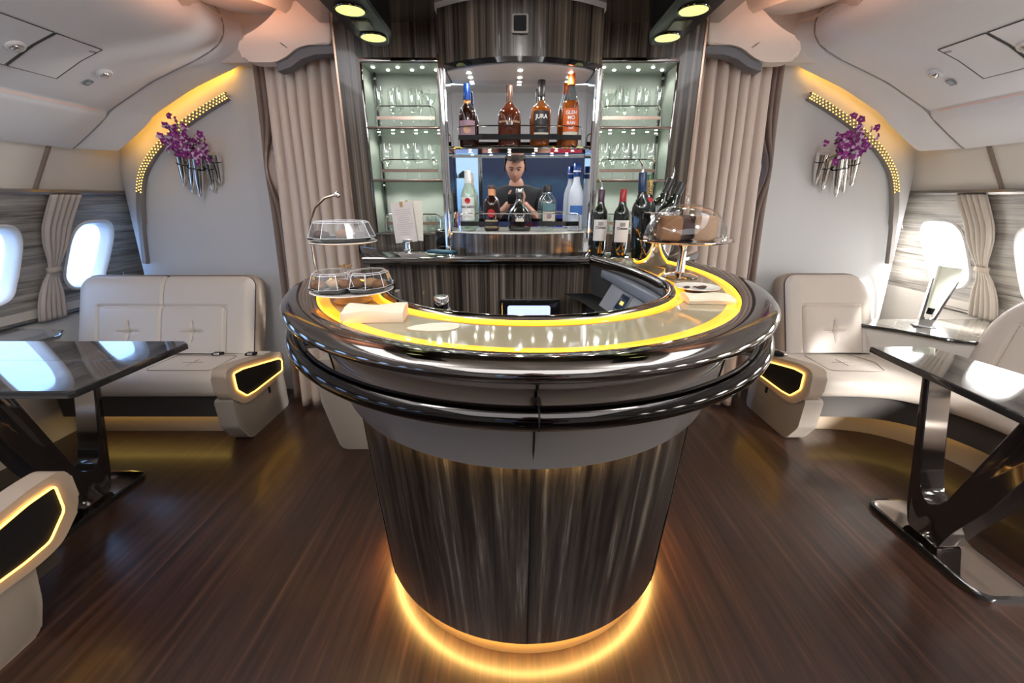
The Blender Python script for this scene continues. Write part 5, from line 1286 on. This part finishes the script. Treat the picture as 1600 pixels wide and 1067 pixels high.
# ------------------------------------------------------------------ behind the camera: screens and the photographer (seen in the mirror)
def screen(name, label, x0, x1, z0, z1, y, build):
    t = thing(name, label, 'screen', ((x0+x1)/2, y, z0))
    bm = NB(); box(bm, x0 - .02, x1 + .02, y - .04, y, z0 - .02, z1 + .02, .004); obj('frame', bm, mBlack, t)
    m = bpy.data.materials.new(name + '_picture'); m.use_nodes = True; n = m.node_tree; L = n.links.new; b_ = n.nodes['Principled BSDF']; b_.inputs['Base Color'].default_value = (0, 0, 0, 1)
    build(n, L, b_); bm = NB(); vs_ = [bm.verts.new(p) for p in [(x1, y + .002, z0), (x0, y + .002, z0), (x0, y + .002, z1), (x1, y + .002, z1)]]; bm.faces.new(vs_); obj('picture', bm, m, t, smooth=False)
    return t
def ramp_pic(stops, noise, strength):
    def f(n, L, b_):
        tcn = n.nodes.new('ShaderNodeTexCoord'); sp = n.nodes.new('ShaderNodeSeparateXYZ'); L(tcn.outputs['Generated'], sp.inputs[0])
        nz = n.nodes.new('ShaderNodeTexNoise'); nz.inputs['Scale'].default_value = noise; L(tcn.outputs['Generated'], nz.inputs['Vector'])
        ma = n.nodes.new('ShaderNodeMath'); ma.operation = 'MULTIPLY_ADD'; ma.inputs[1].default_value = .35; L(nz.outputs['Fac'], ma.inputs[0]); L(sp.outputs['Z'], ma.inputs[2])
        r = n.nodes.new('ShaderNodeValToRGB'); L(ma.outputs[0], r.inputs[0]); e = r.color_ramp.elements
        e[0].position = stops[0][0]; e[0].color = (*stops[0][1], 1); e[1].position = stops[-1][0]; e[1].color = (*stops[-1][1], 1)
        for p, c in stops[1:-1]: q = e.new(p); q.color = (*c, 1)
        L(r.outputs[0], b_.inputs['Emission Color']); b_.inputs['Emission Strength'].default_value = strength
    return f
screen('wall_screen', 'large wall screen behind the photographer showing a dark blue sea chart', -.30, .86, .85, 1.75, -2.3, ramp_pic([(.1, (.55, .03, .05)), (.32, (.5, .03, .06)), (.36, (.0, .02, .35)), (.6, (.0, .01, .09)), (.9, (.01, .05, .10)), (1.2, (.0, .01, .05))], 4, .9))
sc2 = screen('wall_screen', 'smaller wall screen behind the photographer showing a pale blue sea with dark seals', -.86, -.34, .85, 1.75, -2.3, ramp_pic([(.1, (.6, .75, 1.0)), (.45, (.03, .15, .8)), (.55, (.15, .12, .12)), (.62, (.2, .5, .95)), (1.2, (.5, .75, 1.0))], 3, .9))
bm = NB()
for dx, h_, w_ in ((-.60, .16, .05), (-.48, .07, .07), (-.72, .09, .06)):
    prism(bm, [(dx - w_, 1.56), (dx - w_*.9, 1.56 + h_*.5), (dx - w_*.2, 1.56 + h_), (dx + w_*.5, 1.56 + h_*.9), (dx + w_*.4, 1.56 + h_*.6), (dx + w_, 1.56)], 'y', -2.297, -2.294)
obj('seal_picture', bm, mat('seal_grey', (.02, .03, .035), .8), sc2)

def person():
    t = thing('person', 'person in a black T-shirt seen in the mirror, looking down at a phone', 'person', (.02, -.30, 0))
    # one continuous skinned body (skeleton in world coords)
    V = {}; Es = []; R = {}
    def v(k, p, r): V[k] = p; R[k] = r
    cx = .02; y = -.34
    v('pel', (cx, y, .95), (.16, .12)); v('bel', (cx, y + .01, 1.08), (.145, .115)); v('che', (cx, y + .0, 1.27), (.13, .09)); v('nec0', (cx, y - .01, 1.39), (.050, .042)); v('nec', (cx, y + .015, 1.475), (.055, .055)); v('hd', (cx, y + .035, 1.53), (.06, .062))
    for s, n in ((-1, 'l'), (1, 'r')):
        v('sh' + n, (cx + s*.17, y, 1.395), (.050, .048)); v('el' + n, (cx + s*.245, y + .05, 1.14), (.045, .045)); v('wr' + n, (cx + s*.085, y + .215, 1.30), (.026, .024)); v('pm' + n, (cx + s*.062, y + .235, 1.335), (.030, .016))
        v('hp' + n, (cx + s*.09, y, .88), (.095, .095)); v('kn' + n, (cx + s*.10, y + .01, .49), (.058, .06)); v('an' + n, (cx + s*.10, y - .02, .09), (.038, .042)); v('to' + n, (cx + s*.12, y + .13, .035), (.035, .028))
    E = [('pel', 'bel'), ('bel', 'che'), ('che', 'nec0'), ('nec0', 'nec'), ('nec', 'hd')]
    for n in 'lr': E += [('nec0', 'sh' + n), ('sh' + n, 'el' + n), ('el' + n, 'wr' + n), ('wr' + n, 'pm' + n), ('pel', 'hp' + n), ('hp' + n, 'kn' + n), ('kn' + n, 'an' + n), ('an' + n, 'to' + n)]
    def skin(name, keys, E, m, parent, sub=2, root=None):
        me = bpy.data.meshes.new(name); idx = {k: i for i, k in enumerate(keys)}
        off = absloc(parent)
        me.from_pydata([tuple(Vector(V[k]) - off) for k in keys], [(idx[a], idx[b]) for a, b in E], []); me.materials.append(m)
        o = bpy.data.objects.new(name, me); COL.objects.link(o); o.parent = parent
        sk = o.modifiers.new('skin', 'SKIN'); sk.use_smooth_shade = True
        for i, k in enumerate(keys): me.skin_vertices[0].data[i].radius = R[k]
        me.skin_vertices[0].data[idx[root or keys[0]]].use_root = True
        sb = o.modifiers.new('sub', 'SUBSURF'); sb.levels = sub; sb.render_levels = sub
        return o
    mSkin = mat('skin', (.55, .30, .21), .5); mShirt = mat('black_cotton', (.010, .010, .012), .8); mJean = mat('dark_denim', (.02, .025, .04), .8); mHair = mat('dark_hair', (.025, .014, .009), .7)
    body = skin('body', list(V), E, mSkin, t, root='pel')
    # shirt and trousers: slightly larger skins over the same skeleton
    base = dict(R)
    for k in base: R[k] = (base[k][0] + .010, base[k][1] + .010)
    R['nec0'] = (.125, .098); R['che'] = (.178, .135); R['shl'] = R['shr'] = (.078, .075)
    V['mul'] = tuple(Vector(V['shl'])*.35 + Vector(V['ell'])*.65); V['mur'] = tuple(Vector(V['shr'])*.35 + Vector(V['elr'])*.65); R['mul'] = R['mur'] = (.066, .066)
    V['ncb'] = (cx, y + .004, 1.470); R['ncb'] = (.082, .074)
    skin('t_shirt', ['pel', 'bel', 'che', 'nec0', 'ncb', 'shl', 'mul', 'shr', 'mur'], [('pel', 'bel'), ('bel', 'che'), ('che', 'nec0'), ('nec0', 'ncb'), ('nec0', 'shl'), ('shl', 'mul'), ('nec0', 'shr'), ('shr', 'mur')], mShirt, t, root='pel')
    V['pl2'] = (cx, y, .93); R['pl2'] = (.165, .125)
    skin('trousers', ['pl2', 'hpl', 'knl', 'anl', 'hpr', 'knr', 'anr'], [('pl2', 'hpl'), ('hpl', 'knl'), ('knl', 'anl'), ('pl2', 'hpr'), ('hpr', 'knr'), ('knr', 'anr')], mJean, t, root='pl2')
    # head, tilted down
    H0 = Matrix.Translation((cx - .01, y + .065, 1.605)) @ Matrix.Rotation(-.42, 4, 'X')
    bm = NB(); bmesh.ops.create_uvsphere(bm, u_segments=32, v_segments=24, radius=1.0)
    for q in bm.verts:
        x_, y_, z_ = q.co; sx_ = .078; sy_ = .098; sz_ = .122
        if z_ < 0: sx_ *= 1 + .32*z_; 
        f = 1.0
        yy = y_*sy_
        if y_ > 0:
            yy -= .012*max(0, y_)**2
            yy += .024*math.exp(-((x_)/.16)**2 - ((z_ + .16)/.16)**2)*(y_ > .5)      # nose
            yy -= .012*math.exp(-((abs(x_) - .38)/.16)**2 - ((z_ - .08)/.12)**2)       # eye sockets
            yy += .007*math.exp(-((x_)/.25)**2 - ((z_ + .46)/.07)**2)                   # lips
            yy += .008*math.exp(-((x_)/.3)**2 - ((z_ + .82)/.14)**2)                    # chin
        q.co = Vector((x_*sx_, yy, z_*sz_))
    bmesh.ops.transform(bm, matrix=H0, verts=bm.verts); hd = obj('head', bm, mSkin, t)
    bm = NB()
    for s in (-1, 1):
        bmesh.ops.create_icosphere(bm, subdivisions=2, radius=.012, matrix=H0 @ Matrix.Translation((s*.029, .080, .010)) @ Matrix.Diagonal((1, .6, .45, 1)))
    obj('eyes', bm, mat('eye_dark', (.05, .03, .03), .3), hd)
    bm = NB()
    for s in (-1, 1):
        tube(bm, [H0 @ Vector((s*.012, .090, .028)), H0 @ Vector((s*.030, .091, .034)), H0 @ Vector((s*.048, .080, .028))], .0035, 6)
    obj('eyebrows', bm, mHair, hd)
    bm = NB(); tube(bm, [H0 @ Vector((x_, .0905 - abs(x_)*.25, -.056)) for x_ in (-.022, -.011, 0, .011, .022)], .0032, 6); obj('mouth', bm, mat('lip', (.42, .16, .13), .5), hd)
    bm = NB()
    for s in (-1, 1): bmesh.ops.create_icosphere(bm, subdivisions=2, radius=.03, matrix=H0 @ Matrix.Translation((s*.078, -.005, -.004)) @ Matrix.Diagonal((.28, .6, 1, 1)))
    obj('ears', bm, mSkin, hd)
    bm = NB(); bmesh.ops.create_icosphere(bm, subdivisions=4, radius=1.0); random.seed(2)
    for q in list(bm.verts):
        x_, y_, z_ = q.co
        if (y_ > .30 and z_ < .50) or z_ < -.35: bm.verts.remove(q); continue
        k = 1.0 + random.uniform(-.02, .05) + (.12 if (z_ > .5 and y_ > .1) else 0)
        q.co = Vector((x_*.088*k, y_*.110*k, z_*.140*k))
    bmesh.ops.transform(bm, matrix=H0, verts=bm.verts); obj('hair', bm, mHair, t)
    # fingers: five per hand, curled round the phone edges
    for s, n in ((-1, 'l'), (1, 'r')):
        pm = Vector(V['pm' + n]); bm = NB()
        for k, (ln, dz) in enumerate(((.062, .034), (.070, .014), (.064, -.006), (.052, -.026))):
            a = pm + Vector((-s*.002, .004, dz*.7)); up = .35 - k*.12
            pts = [a, a + Vector((-s*ln*.10, -.012, ln*.45*up + .008)), a + Vector((-s*ln*.42, -.018, ln*.7*up + .010)), a + Vector((-s*ln*.72, -.010, ln*.75*up + .008))]
            if k == 0: pts = [a, a + Vector((s*.004, -.004, .028)), a + Vector((-s*.006, -.004, .052)), a + Vector((-s*.018, .0, .068))]
            tube(bm, pts, [.0095, .009, .0085, .006], 10)
        th = [pm + Vector((0, -.006, -.012)), pm + Vector((-s*.018, -.022, .004)), pm + Vector((-s*.032, -.020, .016)), pm + Vector((-s*.040, -.014, .022))]
        tube(bm, th, [.012, .011, .010, .007], 10); obj('hand_fingers', bm, mSkin, body, label='five curled fingers')
    return t
person()
ph = thing('phone', 'black phone held upright in both hands of the photographer, seen in the mirror', 'phone', (.0, -.095, 1.30))
bm = NB(); box(bm, -.052, .048, -.100, -.092, 1.322, 1.398, .003); obj('case', bm, mBlackM, ph)
bm = NB(); box(bm, -.050, .046, -.1015, -.1, 1.325, 1.395); obj('screen', bm, mat('phone_glass', (.02, .02, .03), .1), ph)
